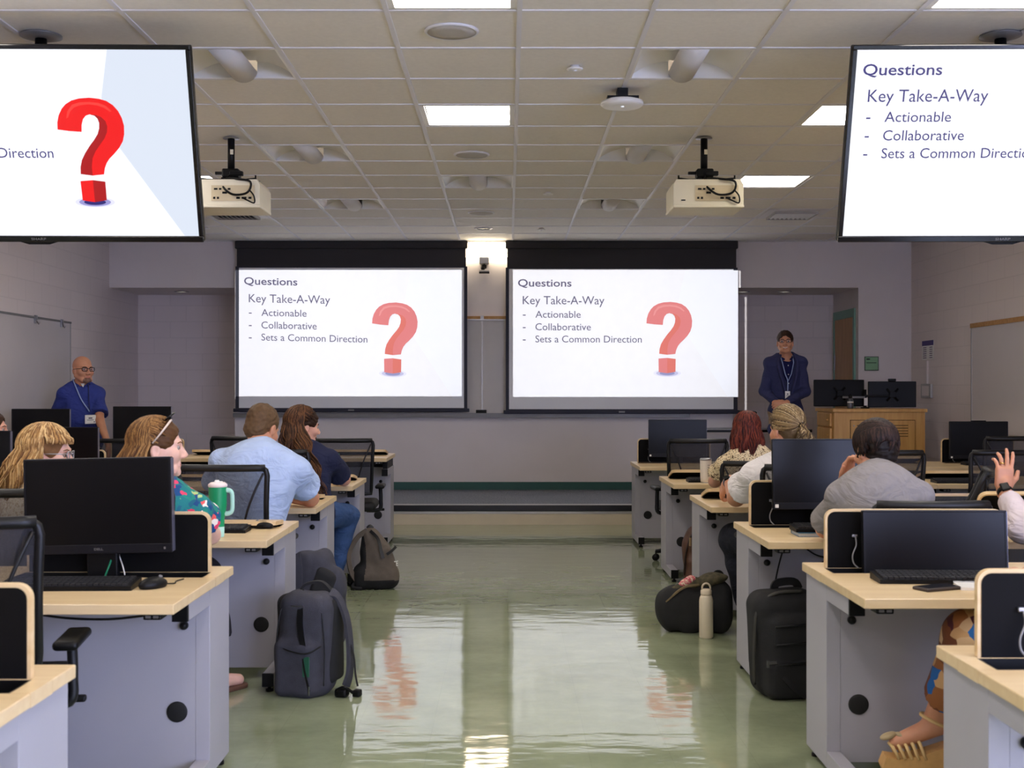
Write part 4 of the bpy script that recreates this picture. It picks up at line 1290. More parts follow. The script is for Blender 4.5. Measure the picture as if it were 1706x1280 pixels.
# loose leads under the nearest left monitor and under the desks
def lead(name, label, pts, r, m):
    mb = MB(); mb.tube(spline(pts), r, 7); return tag(mb.build(name, m), label, 'cable')
lead('network_cable', 'green network cable hanging below the large left monitor', [W(188, 915, 4.37), W(186, 930, 4.33), W(181, 945, 4.30), W(176, 958, 4.27), W(172, 972, 4.15)], 0.003, mat('green_cable', (20, 120, 84), 0.5))
lead('video_cable', 'thin white cable hanging below the large left monitor', [W(196, 915, 4.37), W(200, 930, 4.34), W(205, 945, 4.31), W(208, 958, 4.28)], 0.0022, M_WHITE)
lead('power_cable', 'black cord sagging under the front edge of the nearest left desk', [W(40, 1020, 3.85), W(110, 1030, 3.82), W(180, 1032, 3.82), W(240, 1026, 3.83), W(262, 1022, 3.84)], 0.004, M_BLK)
lead('power_cable', 'black cord dangling behind the black backpack under the right fourth-row desk', [W(1305, 915, 5.70), W(1298, 940, 5.71), W(1292, 968, 5.71), W(1287, 1000, 5.71), W(1286, 1030, 5.7)], 0.004, M_BLK)
lead('power_cable', 'black cord running below the desk edge before the raised monitor', [W(1340, 912, 5.70), W(1360, 925, 5.71), W(1385, 930, 5.71), W(1400, 925, 5.7)], 0.004, M_BLK)

# ------------------------------------------------------------------ task chairs
M_MESH = None
def mesh_mat():
    m, nt, b = newmat('chair_mesh')
    b.inputs['Base Color'].default_value = rgb(34, 33, 42); b.inputs['Roughness'].default_value = 0.7
    tc = nd(nt, 'ShaderNodeTexCoord'); nz = nd(nt, 'ShaderNodeTexNoise'); nz.inputs['Scale'].default_value = 500
    nt.links.new(tc.outputs['Object'], nz.inputs['Vector'])
    mr = nd(nt, 'ShaderNodeMapRange'); mr.inputs['From Min'].default_value = 0.3; mr.inputs['From Max'].default_value = 0.7
    mr.inputs['To Min'].default_value = 0.62; mr.inputs['To Max'].default_value = 0.82
    nt.links.new(nz.outputs['Fac'], mr.inputs['Value'])
    tr = nd(nt, 'ShaderNodeBsdfTransparent'); mx = nd(nt, 'ShaderNodeMixShader')
    nt.links.new(mr.outputs[0], mx.inputs[0]); nt.links.new(tr.outputs[0], mx.inputs[1]); nt.links.new(b.outputs[0], mx.inputs[2])
    nt.links.new(mx.outputs[0], nt.nodes['Material Output'].inputs[0])
    return m
M_MESH = mesh_mat()
def make_chair():
    t = thing('task_chair', 'x', 'chair')
    def bp(u, v):   # backrest surface: u -1..1 across, v 0..1 up
        w = 0.205+0.028*v**0.8
        y = -0.205-0.10*v+0.045*u*u-0.03*math.sin(PI*v)
        return Vector((u*w, y, 0.56+0.44*v))
    mb = MB()
    ring = []
    for (a, b, c) in ((-1, 0, 0), (-1, 0.9, 0), (-0.86, 1, 1), (0.86, 1, 0), (1, 0.9, 1), (1, 0, 0)):
        ring.append((a, b))
    path = [bp(-1, v) for v in np.linspace(0, 0.9, 10)]+[bp(-0.97, 0.96), bp(-0.9, 0.99)]+[bp(u, 1) for u in np.linspace(-0.8, 0.8, 9)]+[bp(0.9, 0.99), bp(0.97, 0.96)]+[bp(1, v) for v in np.linspace(0.9, 0, 10)]+[bp(u, 0) for u in np.linspace(0.8, -0.8, 7)]
    path.append(path[0])
    mb.tube(path, 0.0145, 8)
    mb.tube([bp(u, 0.985)+Vector((0, 0, 0.002)) for u in np.linspace(-0.95, 0.95, 11)], 0.018, 8)
    mb.build('back_frame', M_CHAIR, t)
    mb = MB(); nu, nv = 10, 10
    vs = [bp(-0.97+1.94*a/nu, 0.02+0.95*b/nv) for b in range(nv+1) for a in range(nu+1)]
    mb.add(vs, [(b*(nu+1)+a, b*(nu+1)+a+1, (b+1)*(nu+1)+a+1, (b+1)*(nu+1)+a) for b in range(nv) for a in range(nu)], 0, True)
    mb.build('back_mesh', M_MESH, t)
    mb = MB()
    for s in (-1, 1):
        mb.tube([bp(s*(0.93-0.46*math.sin(v*PI/2)), 0.93-0.95*v)+Vector((0, -0.012-0.02*math.sin(PI*v), 0)) for v in np.linspace(0, 1, 12)], 0.0062, 8)
    mb.build('back_brace', M_CHAIR, t)
    mb = MB(); mb.tube(spline([(0, 0.02, 0.40), (0, -0.17, 0.40), (0, -0.245, 0.46), (0, -0.245, 0.60)]), 0.026, 10); mb.box(-0.12, 0.12, -0.16, 0.12, 0.375, 0.425, bev=0.02); mb.build('back_support', M_CHAIR, t)
    q = SDF(0.014).box((0, 0.02, 0.455), (0.245, 0.235, 0.04), None, 0.038); V, Q = q.mesh(); np_mesh('seat', V, Q, M_BLKM, t)
    mb = MB(); mb.tube([(0, 0, 0.10), (0, 0, 0.24)], 0.03, 14); mb.tube([(0, 0, 0.24), (0, 0, 0.38)], 0.017, 14); mb.build('gas_lift', M_BLK, t)
    mb = MB()
    for k in range(5):
        a = 2*PI*k/5+0.3
        mb.tube([(0.02*math.cos(a), 0.02*math.sin(a), 0.115), (0.28*math.cos(a), 0.28*math.sin(a), 0.075)], [0.028, 0.016], 8)
    mb.build('star_base', M_CHAIR, t)
    for k in range(5):
        a = 2*PI*k/5+0.3; x, y = 0.28*math.cos(a), 0.28*math.sin(a)
        mb = MB()
        for d in (-0.014, 0.014):
            ux, uy = -math.sin(a), math.cos(a)
            mb.tube([(x+ux*(d-0.009), y+uy*(d-0.009), 0.028), (x+ux*(d+0.009), y+uy*(d+0.009), 0.028)], 0.0275, 12)
        mb.tube([(x, y, 0.028), (x, y, 0.08)], 0.007, 8)
        mb.build('caster', M_BLK, t)
    for sg in (-1, 1):
        mb = MB(); mb.tube(spline([(sg*.16, -.02, .41), (sg*.265, -.02, .42), (sg*.275, -.02, .50), (sg*.272, -.02, .60)]), .016, 8); ar = mb.build('armrest', M_CHAIR, t)
        mb = MB(); mb.box(sg*.272-.038, sg*.272+.038, -.13, .11, .595, .625, bev=.014, seg=3); mb.build('arm_pad', M_BLK, ar)
    mb = MB(); mb.tube([(0.12, 0.05, 0.40), (0.27, 0.06, 0.41)], 0.006, 8); mb.box(0.25, 0.30, 0.045, 0.075, 0.40, 0.42, bev=0.006); mb.build('height_lever', M_BLK, t)
    return t
CH = make_chair(); CHC = list(CH.children)
def put_chair(x, y, yaw, label, dz=0.0, tilt=0.0):
    if CH['label'] == 'x':
        t = CH
    else:
        t = bpy.data.objects.new('task_chair', None); COL.objects.link(t); t['category'] = 'chair'
        for ch in CHC:
            c = ch.copy(); COL.objects.link(c); c.parent = t
            for g in ch.children:
                q = g.copy(); COL.objects.link(q); q.parent = c
    t.location = (x, y, 0); t.rotation_euler = (0, 0, R(yaw)); t['label'] = label; t['group'] = 'black mesh task chairs'
    if tilt:
        Rx = Matrix.Rotation(R(tilt), 3, 'X'); pv = Vector((0, -.2, .5))
        for ch in t.children:
            if ch.name.split('.')[0] in ('back_frame', 'back_mesh', 'back_brace'):
                ch.rotation_euler = (R(tilt), 0, 0); ch.location = pv-Rx @ pv
    if dz:
        for ch in t.children:
            if ch.name.split('.')[0] in ('back_frame', 'back_mesh', 'back_brace', 'back_support', 'seat', 'height_lever', 'armrest'):
                ch.location.z += dz
    return t
cxw = lambda px, d: (px-CX)*d/FPX
put_chair(-1.60, 3.68, 9, 'black mesh chair at the left edge, nearest to the viewer')
put_chair(cxw(-20, 4.8), 5.05, 0, 'black mesh chair of the blonde woman with glasses', -0.03)
put_chair(cxw(370, 6.1), 6.42, -3, 'black mesh chair behind the man in the light blue shirt', -0.02)
put_chair(cxw(400, 9.9), 10.2, -4, 'black mesh chair in the front row, left of the man in the light blue shirt', -0.02)
put_chair(cxw(572, 9.75), 10.0, 2, 'black mesh chair in the front row right of the long-haired person', -0.03)
put_chair(cxw(206, 9.7), 9.97, 0, 'black mesh chair left of the woman with sunglasses, mostly hidden', -0.03)
put_chair(cxw(1160, 9.4), 9.68, 3, 'black mesh chair at the front-row desk right of the aisle', -0.02)
put_chair(1.585, 7.95, 0, 'black mesh chair of the red-haired woman', -0.09)
put_chair(cxw(1492, 7.6), 7.94, -7, 'black mesh chair right of the dark-haired man in the grey shirt', -0.02)
put_chair(cxw(1690, 9.4), 9.66, 0, 'black mesh chair by the right wall, farthest on the right')
put_chair(cxw(1680, 7.6), 7.94, 4, 'black mesh chair behind the raised hand', -0.02)
put_chair(2.10, 6.52, 69, 'black mesh chair turned sideways, its back seen edge-on', 0.0, 20)
put_chair(cxw(1555, 4.72), 5.02, 2, 'black mesh chair of the man in the grey shirt, just its top rail showing', -0.075)
# ------------------------------------------------------------------ people
def skin(name, c):
    return mat(name, c, 0.5, var=0.05, scale=25, sss=0.12, bump=0.05, bscale=160)
SK_A = skin('skin_warm', (214, 158, 134))
SK_B = skin('skin_fair', (230, 182, 160))
SK_C = skin('skin_ruddy', (204, 144, 112))
SK_LIP = mat('lips', (184, 116, 98), 0.5)
M_EYE = mat('eye_white', (168, 158, 152), 0.3)
M_IRIS = mat('iris_dark', (50, 40, 34), 0.2)
def hairmats(n, a, b, c):
    k = dict(scale=60, var=0.2, spec=0.22)
    return [mat(n+'_deep', a, 0.58, **k), mat(n+'_mid', b, 0.58, **k), mat(n+'_light', c, 0.55, **k)]
def cloth(name, c, f=300, folds=0.45, **k):
    if name in MATS:
        return MATS[name]
    m = mat(name, c, 0.85, var=0.05, scale=12, bump=0.12, bscale=f, spec=0.25, **k)
    nt = m.node_tree; b = nt.nodes['Principled BSDF']
    prev = b.inputs['Normal'].links[0].from_node
    tc = nd(nt, 'ShaderNodeTexCoord'); mp = nd(nt, 'ShaderNodeMapping'); mp.inputs['Scale'].default_value = (1, 1, 1.7); mp.inputs['Rotation'].default_value = (.3, .5, 0)
    nt.links.new(tc.outputs['Object'], mp.inputs[0])
    nz = nd(nt, 'ShaderNodeTexNoise'); nz.inputs['Scale'].default_value = 7.0; nz.inputs['Detail'].default_value = 2.5; nz.inputs['Distortion'].default_value = 1.6
    nt.links.new(mp.outputs[0], nz.inputs['Vector'])
    bp = nd(nt, 'ShaderNodeBump'); bp.inputs['Strength'].default_value = folds; bp.inputs['Distance'].default_value = 0.05
    nt.links.new(nz.outputs['Fac'], bp.inputs['Height'])
    nt.links.new(prev.outputs[0], bp.inputs['Normal']); nt.links.new(bp.outputs[0], b.inputs['Normal'])
    return m
def vor_cloth(name, scale, stops, kind='F1', thr=None):
    m, nt, b = newmat(name)
    tc = nd(nt, 'ShaderNodeTexCoord')
    nz = nd(nt, 'ShaderNodeTexNoise'); nz.inputs['Scale'].default_value = scale*0.7
    nt.links.new(tc.outputs['Object'], nz.inputs['Vector'])
    mx = nd(nt, 'ShaderNodeMix', data_type='VECTOR'); mx.inputs['Factor'].default_value = 0.03
    nt.links.new(tc.outputs['Object'], mx.inputs['A']); nt.links.new(nz.outputs['Color'], mx.inputs['B'])
    vo = nd(nt, 'ShaderNodeTexVoronoi'); vo.inputs['Scale'].default_value = scale
    nt.links.new(mx.outputs['Result'], vo.inputs['Vector'])
    rp = nd(nt, 'ShaderNodeValToRGB'); rp.color_ramp.interpolation = 'CONSTANT'
    if kind == 'cell':
        sp = nd(nt, 'ShaderNodeSeparateColor'); nt.links.new(vo.outputs['Color'], sp.inputs[0]); nt.links.new(sp.outputs[0], rp.inputs[0])
    else:
        nt.links.new(vo.outputs['Distance'], rp.inputs[0])
    els = rp.color_ramp.elements
    els[0].position = stops[0][0]; els[0].color = rgb(*stops[0][1]); els[1].position = stops[1][0]; els[1].color = rgb(*stops[1][1])
    for p, c in stops[2:]:
        e = els.new(p); e.color = rgb(*c)
    nt.links.new(rp.outputs[0], b.inputs['Base Color'])
    b.inputs['Roughness'].default_value = 0.8
    return m
def rot3(yaw, pitch=0, roll=0):
    """columns: right, forward (face), up; yaw 0 faces +Y, +90 faces -X; pitch + looks up; roll + tilts head to its right"""
    return (Matrix.Rotation(R(yaw), 3, 'Z') @ Matrix.Rotation(R(pitch), 3, 'X') @ Matrix.Rotation(R(roll), 3, 'Y'))
def hand_prims(q, w, d, n, side, s=1.0, curl=(25, 28, 30, 34), spread=4, thumb=0.0):
    d = Vector(d).normalized(); n = Vector(n); n = (n-d*n.dot(d)).normalized()
    l = d.cross(n)*side
    Rm = np.array([list(l), list(n), list(d)]).T
    w = Vector(w)
    q.cap(w-d*0.02, w+d*0.03, 0.027*s, 0.03*s, k=0.012)
    q.box(w+d*0.052*s, (0.041*s, 0.0145*s, 0.046*s), Rm, 0.013*s, k=0.012)
    for i, (off, L, r) in enumerate(((0.029, 0.074, 0.0092), (0.0095, 0.083, 0.0095), (-0.0105, 0.076, 0.009), (-0.029, 0.06, 0.008))):
        b = w+d*(0.094-abs(off)*0.15)*s+l*off*s
        dd = (d+l*math.tan(R(spread*(1.5-i)))).normalized(); c = R(curl[i]); a = c*0.5
        pts = [b]
        for f in (0.45, 0.31, 0.24):
            v = dd*math.cos(a)+n*math.sin(a); pts.append(pts[-1]+v*L*f*s); a += c
        for j in range(3):
            q.cap(pts[j], pts[j+1], r*s*(1-0.08*j), r*s*(0.94-0.08*j), k=0.004)
    b = w+d*0.024*s+l*0.03*s
    t1 = (d*0.62+l*(0.75-thumb)+n*(0.25+thumb)).normalized(); t2 = (d*0.9+l*(0.35-thumb)+n*(0.25+thumb)).normalized()
    m = b+t1*0.042*s
    q.cap(b-t1*0.01, m, 0.0145*s, 0.011*s, k=0.008); q.cap(m, m+t2*0.032*s, 0.0108*s, 0.009*s, k=0.004)
def head_prims(q, c, Rm, s=1.0, jaw=1.0):
    A = np.array(Rm); T = lambda *p: np.array(c)+A@(np.array(p)*s)
    e = lambda p, r, k=0.02, op='u': q.ell(T(*p), np.array(r)*s, A, k, op)
    cp = lambda a, b, r1, r2=None, k=0.012, op='u': q.cap(T(*a), T(*b), r1*s, (r1 if r2 is None else r2)*s, k, op)
    e((0, -.014, .034), (.075, .096, .083)); e((0, .022, -.028), (.062*jaw, .07, .082), .03)
    cp((-.03*jaw, .058, -.088), (.03*jaw, .058, -.088), .021); cp((0, .07, -.094), (0, .072, -.1), .02)
    for x in (-1, 1):
        cp((x*.055*jaw, -.002, -.055), (x*.03*jaw, .055, -.09), .02, .017, .02)
        e((x*.04, .062, -.028), (.027, .026, .026), .02)
        e((x*.0775, -.008, -.012), (.011, .021, .032), .006); e((x*.087, -.004, -.010), (.006, .012, .018), .006, 's')
        cp((x*.012, .085, .021), (x*.044, .072, .019), .011, .01, .012)
        e((x*.032, .094, .000), (.017, .016, .011), .010, 's')
        e((x*.0125, .0985, -.038), (.0095, .011, .0085), .006)
    cp((0, .082, .012), (0, .107, -.031), .0095, .0125, .010)
    cp((-.019, .083, -.0635), (.019, .083, -.0635), .0075, None, .006); cp((-.016, .0835, -.073), (.016, .0835, -.073), .0085, None, .006)
    return T, A
def strands(T, n, kind, length, seed, th=(-180, 180), drop=1.0, wave=0.012, lift=0.0, front=0.0, r0=0.0055, pull=(0, 0, 0), ntone=3, phimax=100, puff=1.0, flare=1.0):
    rs = random.Random(seed); mb = MB()
    for i in range(n):
        t = R(rs.uniform(*th)); ph = t*7+rs.uniform(0, 1.6); Ln = length*rs.uniform(0.75, 1.05)
        pts = []; rad = []
        bx, by = rs.uniform(-.01, .01), rs.uniform(-.03, .03)
        n1 = 9
        for k in range(n1):
            p = R(6+(phimax-6)*k/(n1-1))
            rr = rs.uniform(1.0, 1.03)*puff
            v = Vector(((.086*rr)*math.sin(p)*math.sin(t), -.014-(.108*rr)*math.sin(p)*math.cos(t), .034+(.094*rr+lift)*math.cos(p)))
            pts.append(Vector(T(*v))); rad.append(r0*(0.6+0.4*min(1, k/3)))
        last = pts[-1]; out = (pts[-1]-Vector(T(0, -.014, .03))); out.z = 0; out = out.normalized() if out.length > 1e-6 else Vector((0, -1, 0))
        m = max(3, int(Ln/0.028))
        for k in range(1, m+1):
            f = k/m
            w = Vector((math.sin(ph+f*Ln*38), math.cos(ph*1.3+f*Ln*33), 0))*wave*min(1, f*3)
            pts.append(last+Vector((0, 0, -Ln*f))+w+out*(0.018*flare*math.sin(min(1.5, f*3)))+Vector(pull)*f)
            rad.append(r0*(1-0.6*f))
        mb.tube(pts, rad, 5, rs.randrange(ntone))
    return mb
def swept(T, n, E, seed, r0=.0042, phi=(-150, 150), front=.42, puff=1.0, tones=(0, 1, 1, 2), mb=None):
    """hair combed from the hairline over the skull towards direction E"""
    rs = random.Random(seed); E = Vector(E).normalized(); mb = mb or MB()
    for i in range(n):
        b_ = R(rs.uniform(*phi)); sx, cz = math.sin(b_), math.cos(b_)
        yy = front if cz > .2 else (.12 if cz > -.35 else -.35)
        s0 = Vector((sx, yy+rs.uniform(-.5, .05), cz)).normalized(); om = s0.angle(E); pts = []
        rr = puff+.014*rs.random()
        for kk in range(9):
            u = kk/8; v = (s0*math.sin((1-u)*om)+E*math.sin(u*om))/max(1e-4, math.sin(om))
            pts.append(Vector(T(v.x*.0865*rr, -.014+v.y*.109*rr, .034+v.z*(.095 if v.z > 0 else .10)*rr)))
        mb.tube(pts, r0, 5, rs.choice(tones))
    return mb
def merge(a, b):
    o = len(a.v); a.v += b.v; a.f += [[i+o for i in f] for f in b.f]; a.m += b.m; a.sm += b.sm
    return a
def torso(q, H, N, S, g=0.0, build=1.0, sw=0.19, belly=0.0, hips=1.0, drop=0.085, hem=0.0):
    up = (N-H).normalized(); S = (S-up*S.dot(up)).normalized(); F = up.cross(S)
    B = np.array([list(S), list(F), list(up)]).T
    L = (N-H).length
    at = lambda f, y=0.0: H+up*(L*f)+F*y
    b = build
    q.ell(at(0.02), (.165*b*hips+g, .125*b+g, .12+g), B, .05)
    q.ell(at(0.36, -.005+belly*.4), (.15*b+g, .112*b+belly+g, .16+g), B, .06)
    q.ell(at(0.68, -.015), (.165*b+g, .115*b+g, .17+g), B, .06)
    if hem:
        q.ell(H-up*hem, (.165*b*hips+g, .125*b+g, .11+g), B, .05)
    a = N-up*drop
    SL, SR = a-S*sw, a+S*sw
    q.cap(SL, SR, .050*b+g*.7, None, .04)
    q.cap(N+up*0.012-F*0.01, a-S*sw*.88+up*.006, .047+g*.8, .048*b+g*.7, .03); q.cap(N+up*0.012-F*0.01, a+S*sw*.88+up*.006, .047+g*.8, .048*b+g*.7, .03)
    q.ell(at(0.80, -.045), (.13*b+g, .07*b+g, .12+g), B, .05)
    return SL, SR, up, S, F
def person(label, H, N, head, yaw, hyaw, hpitch, hroll, elbows, wrists, hands, knees, ankles, feet, base_z=0.0, sk=None, build=1.0, sw=0.19, belly=0.0,
           vox=0.0065, hs=1.0, jaw=1.0, roll=0.0, shirt=None, pants=None, shoes=None, face=True, top_only=False, paint=None, hips=1.0, drop=0.085):
    H, N, head = Vector(H), Vector(N), Vector(head)
    S = Vector((math.cos(R(yaw)), math.sin(R(yaw)), 0)); S = (S+Vector((0, 0, -math.tan(R(roll))))).normalized()
    off = Vector((H.x, H.y, base_z))
    t = thing('person', label, 'person', off)
    q = SDF(vox)
    SL, SR, up, S2, F = torso(q, H, N, S, 0.0, build, sw, belly, hips, drop)
    Rm = rot3(hyaw, hpitch, hroll)
    T, A = head_prims(q, head, Rm, hs, jaw)
    q.cap(N-up*.03, T(0, -.022, -.05), .060*(0.5+0.5*build), .054, .025)
    arms = []
    for i, sh in enumerate((SL, SR)):
        e, w = Vector(elbows[i]), Vector(wrists[i])
        q.cap(sh, e, .05*build, .039*build, .02); q.cap(e, w, .041*build, .0275, .015)
        hd = hands[i]
        if hd:
            hand_prims(q, w, hd['d'], hd['n'], -1 if i == 0 else 1, hd.get('s', 1.0), hd.get('curl', (25, 28, 30, 34)), hd.get('spread', 4), hd.get('thumb', 0.0))
        else:
            hand_prims(q, w, w-e, (0, 0, -1), -1 if i == 0 else 1)
        arms.append((sh, e, w))
    legs = []
    if not top_only:
        for i, sg in enumerate((-1, 1)):
            hp = H+S2*sg*.085-up*.02; kn, an = Vector(knees[i]), Vector(ankles[i])
            q.cap(hp, kn, .086*build, .058*build, .03); q.cap(kn, an, .056*build, .037, .02)
            fd = Vector(feet[i]).normalized()
            q.cap(an+Vector((0, 0, -.02))-fd*.03, an+fd*.13+Vector((0, 0, -.045)), .036, .026, .02)
            legs.append((hp, kn, an, fd))
    V, Q = q.mesh()
    pl = []
    if face:
        pl.append((T(0, .092, -.068), np.array((.023, .016, .010))*hs, A, 1))
    if paint:
        for (p, r, slot) in paint:
            pl.append((T(*p), np.array(r)*hs, A, slot))
    body = np_mesh('body', V, Q, [sk, SK_LIP]+([M for M in (paint_mats.get(label, []))]), t, off, pl or None)
    if face:
        for x in (-1, 1):
            mb = MB(); c = Vector(T(x*.032, .0745, .000)); mb.lathe([(0.0125*math.sin(a), -0.0125*math.cos(a)) for a in np.linspace(0.02, 3.12, 9)], 14, M=Matrix.Translation(c-off)); ey = mb.build('eye', M_EYE, t)
            mb = MB(); v = (Vector(A@np.array((0, 1, 0)))); mb.tube([c-off+v*.0118, c-off+v*.0134], [.0065, .005], 12); mb.build('iris', M_IRIS, ey)
    # clothing
    if shirt:
        g = shirt.get('g', .014); qs = SDF(shirt.get('vox', .008))
        hem = shirt.get('hem', 0.0)
        torso(qs, H, N, S, g, build, sw, belly, hips, drop, hem)
        for (sh, e, w) in arms:
            f = shirt['sleeve']
            r1, r2 = shirt.get('r', (.066*build, .066*build)); r1 *= .74
            if f <= 1:
                qs.fr(sh, sh.lerp(e, f), r1, r2, .025)
            else:
                qs.cap(sh, e, r1, r2*.85, .025); qs.fr(e, e.lerp(w, f-1), r2*.9, shirt.get('cuff', .04), .02)
        qs.cap(N-up*.005+F*0.02, Vector(T(0, -.02, -.03)), .066*(0.5+0.5*build), .075, .008, 's')
        for (kind, a, b, r1, r2) in shirt.get('cut', []):
            qs.cap(a, b, r1, r2, .006, 's')
        Vs, Qs = qs.mesh(wrinkle(shirt.get('wr', .006), shirt.get('wf', 26), shirt.get('seed', 1)))
        so = np_mesh(shirt.get('name', 'shirt'), Vs, Qs, shirt['mat'], t, off)
        if shirt.get('collar'):
            mb = MB(); cc = N+up*shirt.get('collar_h', .022)+F*.01; pts = []
            for k in range(25):
                a = R(-158+316*k/24); fw = max(0, -math.cos(a))
                pts.append(cc-off+S2*((.068*(0.5+0.5*build))*math.sin(a)*(1+.12*fw))+F*(-.066*math.cos(a)+.018*fw)+up*(.016*math.cos(a)-.032*fw))
            mb.tube(pts, [.008]+[.0135]*23+[.008], 8); mb.build('collar', shirt['mat'], so)
    if pants and legs:
        qs = SDF(.009); g = .013
        Bm = np.array([list(S2), list(F), list(up)]).T
        qs.ell(H, (.165*build*hips+g+.002, .125*build+g+.002, .11+g), Bm, .04)
        for (hp, kn, an, fd) in legs:
            qs.cap(hp, kn, .086*build+g, .06*build+g, .03); qs.fr(kn, kn.lerp(an, pants.get('len', .96)), .058*build+g, pants.get('ankle', .052), .02)
        Vs, Qs = qs.mesh(wrinkle(.006, 24, 5))
        np_mesh(pants.get('name', 'trousers'), Vs, Qs, pants['mat'], t, off)
    if shoes and legs:
        for (hp, kn, an, fd) in legs:
            qs = SDF(.006); b = Vector((an.x, an.y, base_z))
            qs.cap(an+Vector((0, 0, -.035))-fd*.035, an+fd*.125+Vector((0, 0, -.05)), .045, .036, .02); qs.box(b-Vector((0, 0, .05)), (.3, .3, .05), None, .001, .004, 's')
            Vs, Qs = qs.mesh(); np_mesh('shoe', Vs, Qs, shoes, t, off)
    return t, T, A, off, dict(S=S2, F=F, up=up, N=N, H=H, arms=arms, legs=legs)
paint_mats = {}
def hair_cap(T, A, hs=1.0, thick=1.0, face_cut=True, vox=.004, nape=True, amp=.0035, seed=3, top=True, low=-.02):
    q = SDF(vox); A = np.array(A)
    e = lambda p, r, k=0.015, op='u': q.ell(T(*p), np.array(r)*hs, A, k, op)
    e((0, -.016, .036), (.0835*thick, .1045*thick, .091*thick))
    if nape:
        e((0, -.055, -.03), (.066, .055, .06), .02)
    if face_cut:
        e((0, .112, -.035), (.082, .072, .105), .012, 's')
        for x in (-1, 1):
            e((x*.085, .012, -.05), (.04, .036, .05), .01, 's')
    if not top:
        e((0, .015, .115), (.066, .085, .062), .015, 's')
    q.box(T(0, 0, low-.25), np.array((.3, .3, .18))*hs, A, .01, .02, 's')
    return q.mesh(wrinkle(amp, 130, seed))
def glasses(t, T, off, m, name='glasses', up=0.0, hs=1.0, lens=None, r=.0026):
    sq = lambda v: math.copysign(abs(v)**.55, v)
    P = lambda *p: Vector(T(*p))-off
    mb = MB()
    for x in (-1, 1):
        ring = [P(x*.033+.0245*sq(math.cos(a)), .101-.004*abs(math.cos(a)), .001+up+.0155*sq(math.sin(a))) for a in np.linspace(0, 2*PI, 25)]
        mb.tube(ring, r, 6, cap=False); mb.tube([P(x*.057, .098, .006+up), P(x*.078, .06, .006+up), P(x*.084, -.01, .002+up)], .0024, 6)
    mb.tube([P(-.01, .103, .006+up), P(0, .106, .009+up), P(.01, .103, .006+up)], .0024, 6)
    g = mb.build(name, m, t)
    if lens:
        mb = MB()
        for x in (-1, 1):
            mb.poly([P(x*.033+.023*math.cos(a), .101, .002+up+.0155*math.sin(a)) for a in np.linspace(0, 2*PI, 16, endpoint=False)])
        mb.build('lens', lens, g)
    return g
def lens_mat(name, c, alpha):
    m, nt, b = newmat(name)
    b.inputs['Base Color'].default_value = rgb(*c); b.inputs['Alpha'].default_value = alpha; b.inputs['Roughness'].default_value = 0.08
    return m
M_LENS = lens_mat('clear_lens', (190, 200, 220), 0.12)
M_DLENS = lens_mat('dark_lens', (14, 12, 14), 0.95)
def brows(t, T, off, m, hs=1.0):
    for x in (-1, 1):
        mb = MB(); mb.tube([Vector(T(x*.014, .0955, .019))-off, Vector(T(x*.032, .0905, .0245))-off, Vector(T(x*.050, .078, .019))-off], [.0022, .0028, .0018], 6); mb.build('eyebrow', m, t)
def lanyard(t, off, pts, badge_c, right, bw, bh, ink=True):
    mb = MB(); mb.tube([Vector(p)-off for p in spline(pts, 5)], .0055, 6); ln = mb.build('lanyard', mat('lanyard_blue', (150, 168, 210), 0.6), t)
    c = Vector(badge_c)-off; r = Vector(right).normalized(); u = Vector((0, 0, 1)); f = u.cross(r)
    M = Matrix(((r.x, f.x, 0, c.x), (r.y, f.y, 0, c.y), (r.z, f.z, 1, c.z), (0, 0, 0, 1)))
    mb = MB(); mb.box(-bw, bw, -.003, .003, -bh, bh, 0, .002, M=M); bd = mb.build('name_badge', M_WHITE, t)
    mb = MB(); mb.box(-bw*.35, bw*.35, -.0045, -.0031, bh*.15, bh*.42, 0, M=M); mb.box(-bw*.6, bw*.6, -.0045, -.0031, -bh*.2, -bh*.08, 0, M=M); mb.box(bw*.6, bw*.8, -.0045, -.0031, -bh*.7, -bh*.45, 0, M=M)
    mb.build('badge_print', mat('badge_ink', (80, 78, 96), 0.7), bd)
dn = (0, 0, -1)

# --- man in the blue polo shirt, standing at the left
d1 = 11.78
yb = -152
paint_mats['man in a blue polo shirt and glasses standing by the left wall'] = [mat('stubble', (120, 88, 74), 0.7, scale=200)]
L1 = 'man in a blue polo shirt and glasses standing by the left wall'
t, T, A, off, J = person(L1, (-4.13, d1+.02, .93), (-4.145, d1+.02, 1.43), W(138, 616, d1-.03), yb, -133, 0, 0,
    [W(166, 700, d1-.12), W(94, 700, d1+.05)], [W(181, 743, d1-.2), W(96, 744, d1+.02)], [dict(d=(.1, -.2, -1), n=(-1, 0, 0)), dict(d=(.05, 0, -1), n=(1, .2, 0))],
    [(-4.03, d1-.04, .50), (-4.25, d1+.06, .50)], [(-4.01, d1-.02, .09), (-4.27, d1+.06, .09)], [(.5, -.8, 0), (.3, -.9, 0)], sk=SK_C, build=1.06, sw=.162, belly=.05, hs=1.11, jaw=1.10, drop=.10,
    shirt=dict(mat=cloth('polo_blue', (50, 62, 132)), sleeve=.78, r=(.070, .080), g=.018, collar=True, name='polo_shirt', hem=.08, wr=.007),
    pants=dict(mat=cloth('dark_trousers', (40, 40, 52))), shoes=M_BLK, paint=[((0, .075, -.095), (.042, .05, .026), 2), ((0, .092, -.068), (.02, .02, .008), 1)])
glasses(t, T, off, M_BLK, lens=M_LENS, r=.0036); brows(t, T, off, mat('brow_dark', (60, 40, 30), .7))
Nn = J['N']; F = J['F']; S = J['S']
fc = lambda s, f, z: Vector((0, 0, z))+Vector((Nn.x, Nn.y, 0))+S*s+F*f
